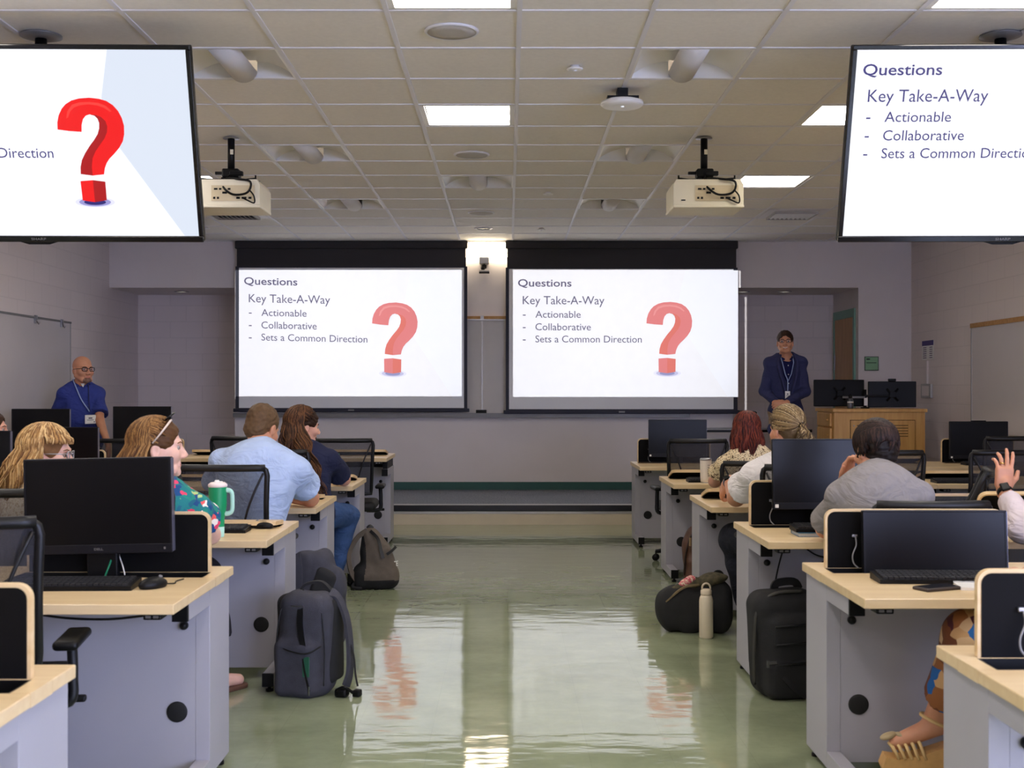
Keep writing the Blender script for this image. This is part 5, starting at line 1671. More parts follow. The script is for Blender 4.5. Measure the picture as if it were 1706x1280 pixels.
lanyard(t, off, [fc(.075, .0, 1.475), fc(.06, .10, 1.40), fc(.02, .155, 1.28), fc(-.045, .225, 1.16)], fc(-.05, .245, 1.085), -S, .05, .042)
mb = MB(); mb.tube([Vector(p)-off for p in (fc(-.06, .02, 1.475), fc(-.055, .1, 1.40), fc(-.05, .155, 1.28), fc(-.047, .225, 1.16))], .005, 6); mb.build('lanyard_strap', mat('lanyard_navy', (28, 34, 80), .6), t)
mb = MB(); mb.poly([fc(.02, .098, 1.432)-off, fc(-.024, .1, 1.432)-off, fc(-.002, .125, 1.395)-off]); mb.build('undershirt', M_WHITE, t)

# --- man in the navy blazer, on the stage at the right
d2 = 13.0
ax = 2.97
L2 = 'smiling man in a navy blazer standing on the stage with clasped hands'
jm = cloth('blazer_navy', (52, 55, 92), 400)
Hp = Vector((ax, d2, 1.13)); Np = Vector((ax, d2, 1.735))
wr1, wr2 = W(1309, 672, d2-.30), W(1293, 672, d2-.29)
t, T, A, off, J = person(L2, Hp, Np, W(1308, 570.5, d2-.05), 180, 168, 4, 0,
    [W(1341, 652, d2-.06), W(1274, 652, d2-.06)], [wr1, wr2], [dict(d=(-1, -.15, -.35), n=(0, 1, -.25), curl=(40, 44, 46, 48), thumb=.2), dict(d=(1, -.1, -.35), n=(0, 1, -.2), curl=(35, 38, 40, 42), thumb=.2)],
    [(3.06, d2-.03, .68), (2.88, d2-.03, .68)], [(3.08, d2, .29), (2.86, d2, .29)], [(.25, -1, 0), (-.2, -1, 0)], base_z=.2, sk=SK_C, build=1.0, sw=.165, hs=1.04, drop=.085,
    shirt=dict(mat=cloth('dark_shirt', (24, 26, 74)), sleeve=.25, g=.008, r=(.05, .05), name='dress_shirt', collar=True, collar_h=.004), pants=dict(mat=cloth('khaki', (158, 134, 108)), ankle=.06), shoes=mat('brown_shoe', (60, 40, 28), .4))
q = SDF(.007)
SL, SR, up, S, F = torso(q, Hp, Np, J['S'], .027, 1.0, .17, 0, 1.0, .08, .17)
for (sh, e, w) in J['arms']:
    q.cap(sh, e, .052, .058, .025); q.fr(e, e.lerp(w, .93), .058, .046, .02)
q.cap((ax, d2-.10, 1.73), (ax+.005, d2-.21, 1.20), .085, .012, .012, 's'); q.cap((ax, d2-.2, 1.12), (ax+.01, d2-.22, .85), .02, .11, .012, 's')
q.cap(Np-Vector((0, 0, .0)), Vector(T(0, -.02, -.03)), .08, .085, .008, 's')
V, Q = q.mesh(wrinkle(.005, 22, 8)); jk = np_mesh('blazer', V, Q, jm, t, off)
for s in (-1, 1):
    mb = MB(); m = [(ax+s*.070, d2-.085, 1.745), (ax+s*.100, d2-.115, 1.66), (ax+s*.085, d2-.15, 1.55), (ax+s*.05, d2-.165, 1.40), (ax+s*.012, d2-.168, 1.25)]
    mb.tube([Vector(p)-off for p in spline(m)], [.012]*7+[.02]*8+[.016]*9+[.006], 6); mb.build('lapel', jm, jk)
for z in (1.63, 1.535, 1.44, 1.345, 1.24):
    mb = MB(); mb.lathe([(.006, 0), (.005, .003)], 10, M=Matrix.Translation(Vector((ax, d2-.127-.01*(1.63-z)/.1, z))-off) @ Matrix.Rotation(R(90), 4, 'X')); mb.build('shirt_button', M_WHITE, t)
V, Q = hair_cap(T, A, 1.04, 1.0, amp=.003, low=-.03); np_mesh('hair', V, Q, hairmats('hair_brown', (44, 28, 20), (58, 38, 26), (80, 54, 36))[1], t, off)
glasses(t, T, off, mat('frame_brown', (70, 34, 30), .4), lens=M_LENS); brows(t, T, off, mat('brow_dark', (60, 40, 30), .7))
mb = MB(); mb.tube([Vector(T(x, .0905-.1*abs(x), -.0675+.25*abs(x)))-off for x in (-.024, -.012, 0, .012, .024)], [.0015, .003, .0036, .003, .0015], 8); mb.build('teeth', M_WHITE, t)
lanyard(t, off, [(ax-.066, d2-.04, 1.74), (ax-.06, d2-.118, 1.66), (ax-.035, d2-.142, 1.54), (ax-.012, d2-.155, 1.47), (ax-.015, d2-.17, 1.36)], (ax-.02, d2-.185, 1.315), (1, 0, 0), .026, .043)
mb = MB(); mb.tube([Vector(p)-off for p in ((ax+.066, d2-.04, 1.74), (ax+.06, d2-.115, 1.66), (ax+.03, d2-.142, 1.54), (ax-.005, d2-.155, 1.47))], .005, 6); mb.build('lanyard_strap', MATS['lanyard_blue'], t)

# --- seated helpers
def seat_legs(x, y, s=.09, fwd=.42, kz=.55, az=.09, ay=.05):
    return [(x-s, y+fwd, kz), (x+s, y+fwd, kz)], [(x-s, y+fwd+ay, az), (x+s, y+fwd+ay, az)], [(0, 1, 0), (0, 1, 0)]
HZ = .575
# blonde woman with glasses
k, a, f = seat_legs(-1.95, 5.08, fwd=.40)
t, T, A, off, J = person('blonde woman with glasses in a pale lace top, seen in profile', (-1.97, 5.02, HZ), (-1.95, 5.05, .96), (-1.918, 5.06, 1.105), -30, -84, -4, 0,
    [(-2.13, 5.22, .72), (-1.74, 5.25, .74)], [(-2.0, 5.45, .76), (-1.85, 5.47, .76)], [None, None], k, a, f, sk=SK_B, build=.92, sw=.17, hs=.97, jaw=.95, vox=.006,
    shirt=dict(mat=vor_cloth('lace_cream', 60, [(0, (238, 226, 206)), (.28, (206, 186, 160)), (.5, (236, 224, 204))]), sleeve=.8, name='lace_top', g=.014), pants=dict(mat=cloth('grey_trousers', (70, 70, 80))), shoes=M_BLK)
hm = hairmats('hair_blonde', (120, 84, 48), (172, 130, 76), (214, 178, 122))
V, Q = hair_cap(T, A, .97, 1.04, amp=.004, seed=4, low=-.10)
mb = strands(T, 720, 0, .20, 11, th=(-118, 100), wave=.016, r0=.0034, pull=(-.05, -.01, 0), puff=1.05)
mb2 = strands(T, 130, 0, .03, 12, th=(102, 176), wave=.004, r0=.0034, phimax=64, puff=1.06); o_ = len(mb.v); mb.v += mb2.v; mb.f += [[i+o_ for i in ff] for ff in mb2.f]; mb.m += mb2.m; mb.sm += mb2.sm
np_mesh('hair', V, Q, hm, t, off, None, mb)
glasses(t, T, off, M_STEEL, lens=M_LENS); brows(t, T, off, hm[0])

# woman with sunglasses on her head, floral top
k, a, f = [(-1.60, 5.33, .55), (-1.335, 5.33, .56)], [(-1.54, 5.42, .09), (-1.315, 5.48, .085)], [(0, 1, 0), (.55, .75, 0)]
t, T, A, off, J = person('woman in a floral top with sunglasses pushed up on her long hair', (-1.44, 4.93, HZ), (-1.425, 4.93, .975), (-1.425, 4.95, 1.135), -12, -76, 0, 0,
    [(-1.68, 5.08, .74), (-1.245, 5.09, .765)], [(-1.55, 5.33, .77), (-1.34, 5.32, .765)], [None, None], k, a, f, sk=SK_B, build=1.0, sw=.18, hs=1.0, jaw=1.05, vox=.006,
    shirt=dict(mat=vor_cloth('floral_teal', 46, [(0, (16, 120, 122)), (.34, (14, 70, 124)), (.52, (20, 134, 116)), (.66, (226, 64, 100)), (.77, (18, 96, 120)), (.86, (176, 204, 130)), (.91, (238, 92, 90)), (.96, (236, 226, 214))], 'cell'), sleeve=.34, r=(.072, .086), name='floral_top', g=.016), pants=None, shoes=None)
q = SDF(.009)
for (hp, kn, an, fd) in J['legs']:
    q.cap(hp, kn, .10, .078, .05); q.fr(kn, kn.lerp(an, .62), .078, .095, .04)
q.ell(J['H'], (.19, .15, .12), None, .05)
V, Q = q.mesh(wrinkle(.008, 22, 9)); np_mesh('skirt', V, Q, cloth('dark_skirt', (24, 24, 34)), t, off)
for (hp, kn, an, fd) in J['legs']:
    q = SDF(.005); q.cap(Vector((an.x, an.y, .012))-fd*.04, Vector((an.x, an.y, .012))+fd*.14, .04, .036, .01); q.box((an.x, an.y, -.05), (.3, .3, .05), None, .001, .003, 's'); q.box((an.x, an.y, .072), (.3, .3, .05), None, .001, .003, 's')
    V, Q = q.mesh(); np_mesh('sandal_sole', V, Q, mat('sandal_brown', (92, 60, 44), .6), t, off)
hm = hairmats('hair_lightbrown', (84, 54, 28), (122, 84, 44), (162, 120, 70))
V, Q = hair_cap(T, A, 1.0, 1.03, amp=.003, seed=6, low=-.06)
mb = strands(T, 640, 0, .28, 21, th=(-96, 84), wave=.010, r0=.0036, pull=(-.07, -.02, 0), puff=1.02)
merge(mb, swept(T, 330, (0, -.75, .45), 22, r0=.0034, phi=(-100, 100), puff=1.02))
np_mesh('hair', V, Q, hm, t, off, None, mb)
brows(t, T, off, hm[1])
P = lambda *p: Vector(T(*p))-off
for x in (-1, 1):
    mb = MB(); mb.tube([P(x*.072, .052, .112), P(x*.088, .015, .062), P(x*.092, -.018, .022)], [.0045, .004, .0032], 6); sg = mb.build('sunglasses_arm', mat('sunglass_arm', (226, 206, 190), .35), t)
mb = MB()
for x in (-1, 1):
    mb.poly([P(x*.036+.027*math.cos(b), .048+.03*math.sin(b)*.55, .128+.014*math.sin(b)) for b in np.linspace(0, 2*PI, 14, endpoint=False)])
    mb.tube([P(x*.036+.028*math.cos(b), .048+.03*math.sin(b)*.55, .128+.014*math.sin(b)) for b in np.linspace(0, 2*PI, 15)], .004, 6, cap=False)
mb.build('lens', M_BLKG, sg)
mb = MB(); e = P(.088, -.002, -.052); mb.lathe([(.0005, -.008), (.008, 0), (.0005, .008)], 10, M=Matrix.Translation(e)); mb.build('earring', mat('gold', (226, 190, 110), .25, metal=1.0), t)

# man in the light blue shirt
k, a, f = seat_legs(-1.42, 6.42, .11)
t, T, A, off, J = person('man in a light blue short-sleeved shirt leaning on the desk, seen from behind', (-1.39, 6.42, HZ), (-1.325, 6.56, 1.04), (-1.345, 6.66, 1.165), 0, -22, -24, 4,
    [(-1.60, 6.74, .775), (-1.105, 6.80, .765)], [(-1.42, 6.98, .775), (-1.33, 6.96, .765)], [None, None], k, a, f, sk=SK_C, build=1.18, sw=.205, hs=1.02, roll=6, vox=.0065,
    shirt=dict(mat=cloth('pale_blue_shirt', (178, 196, 228), 500), sleeve=.52, r=(.08, .096), g=.022, collar=True, name='shirt', wr=.009, wf=20, hem=.05), pants=dict(mat=cloth('dark_trousers', (40, 40, 52))), shoes=M_BLK)
hm = hairmats('hair_thin', (96, 72, 48), (126, 98, 68), (160, 130, 96))
V, Q = hair_cap(T, A, 1.02, .985, amp=.003, seed=8, low=-.05); ob = np_mesh('hair', V, Q, hm[:2]+[SK_C], t, off, [(T(0, .015, .128), np.array((.042, .05, .03)), A, 2)])

# long-haired person in the navy shirt
k, a, f = [(-1.44, 8.38, .53), (-1.105, 8.40, .50)], [(-1.48, 8.42, .09), (-1.19, 8.34, .09)], [(0, 1, 0), (.2, 1, 0)]
t, T, A, off, J = person('long-haired person in a navy T-shirt and jeans looking right', (-1.34, 8.0, HZ), (-1.36, 8.03, .985), (-1.352, 8.05, 1.128), -12, -62, -6, 0,
    [(-1.62, 8.2, .75), (-1.112, 8.24, .765)], [(-1.45, 8.46, .77), (-1.17, 8.46, .77)], [None, None], k, a, f, sk=SK_A, build=1.1, sw=.195, hs=1.0, vox=.0065, jaw=1.05,
    shirt=dict(mat=cloth('navy_tee', (36, 40, 66)), sleeve=.72, r=(.074, .082), g=.018, name='t_shirt', hem=.05), pants=dict(mat=cloth('jeans_blue', (58, 84, 128), 600), name='jeans'), shoes=M_BLK,
    paint=[((0, .075, -.092), (.045, .045, .032), 2)])
bo = [c for c in t.children if c.name.startswith('body')][0]; bo.data.materials.append(mat('beard_brown', (74, 48, 32), .8, scale=200))
hm = hairmats('hair_longbrown', (50, 30, 19), (74, 46, 28), (112, 74, 44))
V, Q = hair_cap(T, A, 1.0, 1.06, amp=.005, seed=9, low=-.09)
mb = strands(T, 760, 0, .46, 31, th=(-108, 80), wave=.020, r0=.0042, pull=(.15, -.10, 0), puff=1.15, flare=3.6)
merge(mb, swept(T, 260, (0, -.7, .5), 32, r0=.0042, phi=(-95, 95), puff=1.09))
np_mesh('hair', V, Q, hm, t, off, None, mb); brows(t, T, off, hm[0])

# red-haired woman
k, a, f = seat_legs(1.60, 8.05)
leop = vor_cloth('spotted_cream', 70, [(0, (60, 46, 36)), (.26, (226, 206, 166)), (.55, (212, 188, 146)), (.7, (96, 74, 54))])
t, T, A, off, J = person('red-haired woman in a spotted cream blouse, seen from behind', (1.60, 8.02, HZ), (1.60, 8.05, .955), (1.59, 8.09, 1.10), 0, -12, -6, 3,
    [(1.392, 8.18, .755), (1.82, 8.2, .755)], [(1.50, 8.44, .765), (1.70, 8.44, .765)], [None, None], k, a, f, sk=SK_A, build=1.0, sw=.168, hs=.98, vox=.007, face=False,
    shirt=dict(mat=leop, sleeve=.5, r=(.07, .08), g=.016, name='blouse'), pants=dict(mat=cloth('grey_trousers', (70, 70, 80))), shoes=M_BLK)
hm = hairmats('hair_auburn', (48, 18, 18), (74, 27, 23), (122, 54, 38))
V, Q = hair_cap(T, A, .98, 1.05, amp=.003, seed=10, low=-.10)
mb = strands(T, 700, 0, .26, 41, th=(-125, 125), wave=.008, r0=.0036, pull=(.0, -.035, 0), puff=1.06)
np_mesh('hair', V, Q, hm, t, off, None, mb)
P = lambda *p: Vector(T(*p))-off
mb = MB(); mb.tube([P(.062, .06, .118), P(.086, .025, .07), P(.093, -.005, .04)], .0042, 6); mb.build('sunglasses', MATS['sunglass_arm'], t); sg = t.children[-1]
mb = MB()
for x in (-1, 1):
    mb.poly([P(x*.036+.027*math.cos(b), .052+.016*math.sin(b), .128+.014*math.sin(b)) for b in np.linspace(0, 2*PI, 14, endpoint=False)])
mb.build('lens', M_BLKG, sg)

# man with the ponytail, white shirt
k, a, f = [(1.29, 6.93, .53), (1.68, 6.9, .55)], [(1.365, 6.93, .09), (1.70, 6.95, .09)], [(0, 1, 0), (0, 1, 0)]
t, T, A, off, J = person('man with a greying ponytail in a white short-sleeved shirt', (1.56, 6.47, HZ), (1.515, 6.55, 1.005), (1.52, 6.62, 1.160), 6, 20, -8, -3,
    [(1.262, 6.72, .775), (1.80, 6.8, .765)], [(1.262, 6.95, .845), (1.62, 6.98, .77)], [dict(d=(-.25, .5, -.55), n=(.9, .1, -.3), curl=(30, 36, 42, 46)), None], k, a, f, sk=SK_C, build=1.2, sw=.215, hs=1.02, vox=.006, face=False, roll=-4,
    shirt=dict(mat=cloth('white_shirt', (228, 222, 220), 500), sleeve=.52, r=(.082, .098), g=.020, collar=True, name='shirt', wr=.008, wf=20, hem=.05), pants=dict(mat=cloth('charcoal_jeans', (30, 32, 42)), name='jeans'), shoes=M_BLK)
hm = hairmats('hair_greyblond', (82, 64, 42), (128, 104, 68), (172, 148, 108))
V, Q = hair_cap(T, A, 1.02, 1.0, amp=.003, seed=12, low=-.06)
mb = MB(); rs = random.Random(5)
swept(T, 420, (.12, -.93, -.28), 5, mb=mb)
tie = Vector(T(.012, -.128, .0))
for i in range(90):
    ph = rs.uniform(0, 6.28); L_ = rs.uniform(.09, .15); pts = [tie+Vector((rs.uniform(-.012, .012), rs.uniform(-.008, .008), rs.uniform(-.012, .012)))]
    ox, oy = rs.uniform(-.028, .05), rs.uniform(-.03, .012)
    for kk in range(1, 7):
        u = kk/6; pts.append(tie+Vector((ox*math.sin(u*1.8)+.012*math.sin(ph+u*9), -.02*math.sin(PI*u)+oy*u+.008*math.cos(ph+u*8), -L_*u)))
    mb.tube(pts, [.005]*6+[.002], 5, rs.randrange(3))
np_mesh('hair', V, Q, hm, t, off, None, mb)
mb = MB(); mb.tube([tie-off+Vector((.014*math.cos(b), -.004, .014*math.sin(b))) for b in np.linspace(0, 2*PI, 13)], .005, 6, cap=False); mb.build('hair_tie', M_BLK, t)
def watch(t, off, e, w, m_strap, f=.86, r=.034, face=None):
    e, w = Vector(e), Vector(w); c = e.lerp(w, f); ax_ = (w-e).normalized(); u = ax_.orthogonal().normalized(); v = ax_.cross(u)
    mb = MB(); mb.tube([c-off-ax_*.010, c-off-ax_*.009, c-off+ax_*.009, c-off+ax_*.010], [r-.002, r, r, r-.002], 20); o = mb.build('watch_strap', m_strap, t)
    if face is not None:
        n = Vector(face).normalized(); n = (n-ax_*n.dot(ax_)).normalized(); b = n.cross(ax_)
        M = Matrix((list(b)+[0], list(n)+[0], list(ax_)+[0], [0, 0, 0, 1])).transposed(); M.translation = c-off+n*(r)
        mb = MB(); mb.box(-.018, .018, -.006, .008, -.021, .021, 0, .005, M=M); wf = mb.build('watch_case', M_BLK, o)
watch(t, off, (1.262, 6.72, .775), (1.262, 6.95, .845), mat('strap_slate', (52, 58, 80), .5), .93, .034, (-.3, -.9, .4))

# dark-haired man in the grey T-shirt
k, a, f = seat_legs(1.57, 4.98, .12)
t, T, A, off, J = person('dark-haired man in a grey T-shirt resting his chin on his hand', (1.56, 5.0, HZ), (1.555, 5.12, 1.0), (1.572, 5.20, 1.115), 0, 14, -14, 0,
    [(1.385, 5.30, .765), (1.755, 5.34, .76)], [(1.495, 5.40, .955), (1.66, 5.55, .77)], [dict(d=(.2, -.1, 1), n=(.6, -.6, .1), curl=(50, 54, 58, 60)), None], k, a, f, sk=SK_C, build=1.0, sw=.168, hs=.98, vox=.006, face=False,
    shirt=dict(mat=cloth('grey_tee', (140, 134, 132)), sleeve=.74, r=(.064, .076), g=.018, name='t_shirt', wr=.009, wf=22, seed=4, hem=.05), pants=dict(mat=cloth('dark_trousers', (40, 40, 52))), shoes=M_BLK)
hm = hairmats('hair_darkbrown', (22, 14, 12), (32, 21, 18), (62, 42, 34))
V, Q = hair_cap(T, A, .98, 1.03, amp=.006, seed=14, low=-.085)
mb = strands(T, 700, 0, .05, 51, th=(-118, 118), wave=.012, r0=.0036, puff=1.04, phimax=98, flare=-.9)
merge(mb, swept(T, 160, (.2, -.9, .3), 52, r0=.0036, phi=(-80, 80), puff=1.05))
np_mesh('hair', V, Q, hm, t, off, None, mb)

# person raising a hand at the right edge
k, a, f = seat_legs(2.56, 5.0, .11)
ew, ww = (2.165, 5.10, .79), (2.15, 5.27, .94)
t, T, A, off, J = person('person at the right edge raising a hand with a ring and a smartwatch', (2.58, 4.9, HZ), (2.57, 4.98, .99), (2.60, 5.02, 1.15), 6, 20, 0, 0,
    [ew, (2.84, 5.2, .77)], [ww, (2.72, 5.42, .77)], [dict(d=(.06, .04, 1), n=(-.12, 1, 0), curl=(10, 10, 24, 34), spread=8, s=1.0), None], k, a, f, sk=SK_C, build=1.1, sw=.20, vox=.005, face=False,
    shirt=dict(mat=cloth('pale_pink_shirt', (216, 202, 202)), sleeve=1.74, r=(.078, .078), cuff=.05, g=.018, collar=True, name='shirt', wr=.007), pants=dict(mat=cloth('dark_trousers', (40, 40, 52))), shoes=M_BLK)
V, Q = hair_cap(T, A, 1.0, 1.02); np_mesh('hair', V, Q, hairmats('hair_brown', 0, 0, 0)[1], t, off)
watch(t, off, ew, ww, M_BLK, .93, .033, (-.2, -1, .2))
dv = Vector((.06, .04, 1)).normalized(); lv = -dv.cross(Vector((-.12, 1, 0)).normalized())
rp = Vector(ww)+dv*.112-lv*.0125
mb = MB(); mb.tube([rp-off-dv*.0025, rp-off+dv*.0025], .0108, 14); mb.build('ring', MATS['gold'], t)

# woman in the patterned dress, mostly outside the right edge
drs = vor_cloth('dress_pattern', 19, [(0, (110, 58, 30)), (.25, (196, 152, 104)), (.45, (70, 18, 32)), (.60, (20, 92, 160)), (.74, (144, 88, 46)), (.9, (206, 170, 130))], 'cell')
k, a, f = [(1.50, 3.93, .57), (1.75, 3.90, .57)], [(1.44, 4.10, .26), (1.66, 3.98, .10)], [(-1, .12, -.30), (0, 1, 0)]
t, T, A, off, J = person('woman in a patterned dress and wedge sandals, mostly beyond the right edge', (1.79, 3.50, HZ), (1.815, 3.53, .955), (1.83, 3.56, 1.105), 10, 20, 0, 0,
    [(1.555, 3.70, .775), (2.0, 3.72, .76)], [(1.64, 3.93, .765), (1.88, 3.95, .765)], [None, None], k, a, f, sk=SK_C, build=1.0, sw=.185, hs=.98, vox=.0055, face=False,
    shirt=dict(mat=drs, sleeve=.2, r=(.055, .055), name='dress_bodice', g=.010))
q = SDF(.008)
for (hp, kn, an, fd) in J['legs']:
    q.cap(hp, kn, .105, .085, .05); q.fr(kn, kn.lerp(an, .72), .082, .075, .05)
q.ell(J['H'], (.19, .15, .12), None, .05)
V, Q = q.mesh(wrinkle(.010, 26, 15)); np_mesh('dress_skirt', V, Q, drs, t, off)
V, Q = hair_cap(T, A, .98, 1.04); np_mesh('hair', V, Q, hairmats('hair_brown', 0, 0, 0)[1], t, off)
# wedge sandals: cork platform, straps over the toes, ankle strap, bow
for (hp, kn, an, fd), lift in zip(J['legs'], (0.0, 0.0)):
    fx = Vector((fd.x, fd.y, 0)).normalized(); sd = Vector((0, 0, 1)).cross(fx)
    base = Vector((an.x, an.y, 0))
    if an.z > .2:
        prof = [(-.09, .03), (-.09, .19), (-.03, .175), (.05, .145), (.12, .13), (.165, .135), (.178, .10), (.16, .05), (.12, .03)]
    else:
        prof = [(-.07, .0), (-.07, .045), (.05, .03), (.15, .03), (.165, .015), (.15, .0)]
    vs = []
    for s_ in (-1, 1):
        vs += [base+fx*p_[0]+sd*s_*.040+Vector((0, 0, p_[1]))-off for p_ in prof]
    n_ = len(prof)
    mb = MB(); mb.add(vs, [tuple(range(n_)), tuple(range(2*n_-1, n_-1, -1))]+[(i, (i+1) % n_, (i+1) % n_+n_, i+n_) for i in range(n_)])
    wd_ = mb.build('wedge_sole', mat('cork_wedge', (206, 160, 98), .6, scale=60), t)
    if an.z > .2:
        top = lambda u: base+fx*u+Vector((0, 0, .115-.28*(u-.05) if u < .12 else .095))
        for i, u in enumerate((.055, .078, .100, .122, .142)):
            c_ = base+fx*u+Vector((0, 0, .132))
            mb = MB(); mb.tube([c_+sd*.042-fx*.018-off, c_+sd*.030+Vector((0, 0, .052-.004*i))-off, c_+fx*.008+Vector((0, 0, .066-.006*i))-off, c_-sd*.030+Vector((0, 0, .052-.004*i))-off, c_-sd*.042-fx*.018-off], .006, 6); mb.build('sandal_strap', mat('strap_tan', (226, 190, 130), .5), t)
        c_ = Vector(an)+Vector((0, 0, -.005))
        mb = MB(); mb.tube([c_+(fx*math.cos(b)*.045+sd*math.sin(b)*.043)-off+Vector((0, 0, .02*math.cos(b))) for b in np.linspace(0, 2*PI, 17)], .0065, 6, cap=False); mb.build('ankle_strap', MATS['strap_tan'], t)
        c_ = base+fx*.128+Vector((0, 0, .192))
        for s_ in (-1, 1):
            q = SDF(.004); q.ell(c_+fx*s_*.024+Vector((0, 0, .006)), (.03, .022, .011), np.array(Matrix.Rotation(R(-20*s_), 3, 'Y')), .01); V, Q = q.mesh(); np_mesh('bow_loop', V, Q, mat('bow_beige', (176, 156, 120), .6), t, off)

# partly seen person at the left edge
k, a, f = seat_legs(-3.45, 8.0, .1)
t, T, A, off, J = person('person at the far left edge, only a sliver of face showing above the monitor', (-3.46, 7.98, HZ), (-3.45, 8.0, .98), W(-15, 716, 8.0), -30, -78, 0, 0,
    [(-3.70, 8.2, .75), (-3.20, 8.2, .75)], [(-3.55, 8.45, .765), (-3.33, 8.45, .765)], [None, None], k, a, f, sk=SK_A, build=1.0, vox=.007,
    shirt=dict(mat=cloth('rose_top', (196, 140, 132)), sleeve=.8, name='top'), pants=dict(mat=cloth('dark_trousers', (40, 40, 52))), shoes=M_BLK)
hm = hairmats('hair_brown', 0, 0, 0)
V, Q = hair_cap(T, A, 1.0, 1.03, low=-.06); np_mesh('hair', V, Q, hm[1], t, off); brows(t, T, off, hm[0])
put_chair(-1.53, 4.96, 0, 'black mesh chair of the woman in the floral top, hidden behind the large monitor')
put_chair(-1.50, 8.0, 0, 'black mesh chair of the long-haired person', -.02)
put_chair(1.53, 6.46, 0, 'black mesh chair of the man with the ponytail, hidden behind the raised monitor', -.02)
put_chair(2.58, 4.93, 0, 'black mesh chair of the person raising a hand')
put_chair(1.82, 3.54, 0, 'black mesh chair of the woman in the patterned dress')
put_chair(-3.46, 7.98, 0, 'black mesh chair of the person at the far left edge')
# ------------------------------------------------------------------ bags, bottles and small things
def soft(prims_fn, vox=.007, amp=.004, f=30, seed=2):
    q = SDF(vox); prims_fn(q); return q.mesh(wrinkle(amp, f, seed))
def strap_mesh(pts, w, th=.006, M=None, nrm=(0, 0, 1)):
    """flat webbing along a path"""
    P = [Vector(p) for p in pts]; mb = MB(); vs = []
    for i, p in enumerate(P):
        t = (P[min(i+1, len(P)-1)]-P[max(i-1, 0)]).normalized(); s = t.cross(Vector(nrm)); s = s.normalized() if s.length > 1e-6 else Vector((1, 0, 0)); n = s.cross(t)
        for (a, b) in ((-1, -1), (1, -1), (1, 1), (-1, 1)):
            vs.append(p+s*a*w/2+n*b*th/2)
    fs = [(i*4+k, i*4+(k+1) % 4, (i+1)*4+(k+1) % 4, (i+1)*4+k) for i in range(len(P)-1) for k in range(4)]+[(3, 2, 1, 0), tuple(len(P)*4-4+k for k in range(4))]
    mb.add(vs, fs, 0, False, M); return mb
M_BAGN = mat('bag_navy_grey', (58, 58, 68), .8, scale=30, var=.12, bump=.3, bscale=350)
M_BAGB = mat('bag_black', (24, 24, 26), .8, scale=30, var=.15, bump=.3, bscale=350)
M_BAGG = mat('bag_taupe', (98, 88, 78), .85, scale=30, var=.1, bump=.3, bscale=350)
M_BAGBR = mat('bag_brown', (86, 56, 42), .55, scale=14, var=.2, bump=.2, bscale=200)
M_WEB = mat('webbing_black', (20, 20, 24), .75, var=.1, bump=.2, bscale=500)
M_ZIP = mat('zip_black', (12, 12, 14), .4, var=.1)

# slate backpack standing at the aisle, left: its front looks at the viewer, straps hang to the right
pb = W(511, 1154, 5.42)
t = thing('backpack', 'slate grey backpack standing upright in the aisle before the grey desk leg', 'backpack', (pb.x, 5.50, 0), R(-14))
def f1(q):
    q.box((-.005, 0, .225), (.125, .095, .225), np.array(Matrix.Rotation(R(2), 3, 'Y')), .06, .03); q.box((.0, -.02, .35), (.095, .075, .105), None, .05, .04); q.box((-.03, -.075, .13), (.10, .05, .13), None, .04, .03); q.box((0, 0, -.05), (.5, .5, .05), None, .001, .004, 's')
V, Q = soft(f1, .006, .004, 30, 3); np_mesh('bag_body', V, Q, M_BAGN, t)
mb = strap_mesh(spline([(-.03, .0, .456), (-.015, -.062, .446), (0, -.104, .40), (.005, -.118, .32), (.02, -.122, .24), (.03, -.12, .205)]), .026, .006, None, (0, 1, .1)); mb.build('front_strap', M_ZIP, t)
def f2(q):
    q.box((-.10, .03, .23), (.05, .085, .215), None, .045, .02)
V, Q = soft(f2, .007, .003, 30, 4); np_mesh('side_panel', V, Q, M_BAGB, t)
def f2b(q):
    q.box((.10, .03, .24), (.035, .075, .19), None, .03, .02)
V, Q = soft(f2b, .007, .003, 30, 4); np_mesh('back_panel', V, Q, M_BAGB, t)
mb = strap_mesh(spline([(.09, .02, .455), (.125, .03, .43), (.165, .03, .34), (.182, .03, .22), (.185, .02, .10), (.175, .0, .04)]), .055, .014, None, (1, 0, .2)); mb.build('shoulder_strap', M_BAGN, t)
mb = strap_mesh(spline([(.18, .03, .24), (.205, .02, .17), (.22, .0, .10), (.235, -.01, .045)]), .014, .004, None, (1, 0, 0)); mb.build('loose_strap', M_WEB, t)
mb = MB(); mb.box(.215, .25, -.03, .01, .0, .03, bev=.006); mb.box(.14, .20, -.06, -.01, .0, .04, bev=.012); mb.tube(spline([(.15, -.05, .03), (.19, -.06, .05), (.22, -.03, .02)]), .007); mb.build('buckle', M_BLK, t)
mb = strap_mesh(spline([(-.06, .02, .45), (-.03, .03, .485), (.04, .04, .495), (.09, .04, .455)]), .03, .012, None, (0, 0, 1)); mb.build('carry_handle', M_WEB, t)
for pts in ([(-.085, -.07, .43), (-.105, -.092, .36), (-.118, -.10, .22), (-.12, -.10, .06)], [(.085, -.072, .43), (.10, -.092, .36), (.112, -.095, .22), (.11, -.10, .06)], [(-.115, -.102, .235), (-.05, -.128, .215), (.04, -.13, .205), (.10, -.105, .235)]):
    mb = MB(); mb.tube(spline(pts), .0035, 6); mb.build('seam_piping', M_ZIP, t)
mb = strap_mesh([(.018, -.124, .20), (.03, -.128, .13), (.052, -.127, .04)], .008, .004, None, (0, 1, 0)); mb.build('zip', M_ZIP, t)
mb = MB(); mb.box(.018, .052, -.127, -.12, .10, .19, bev=.003); mb.build('green_liner', mat('liner_green', (30, 84, 62), .5), t)
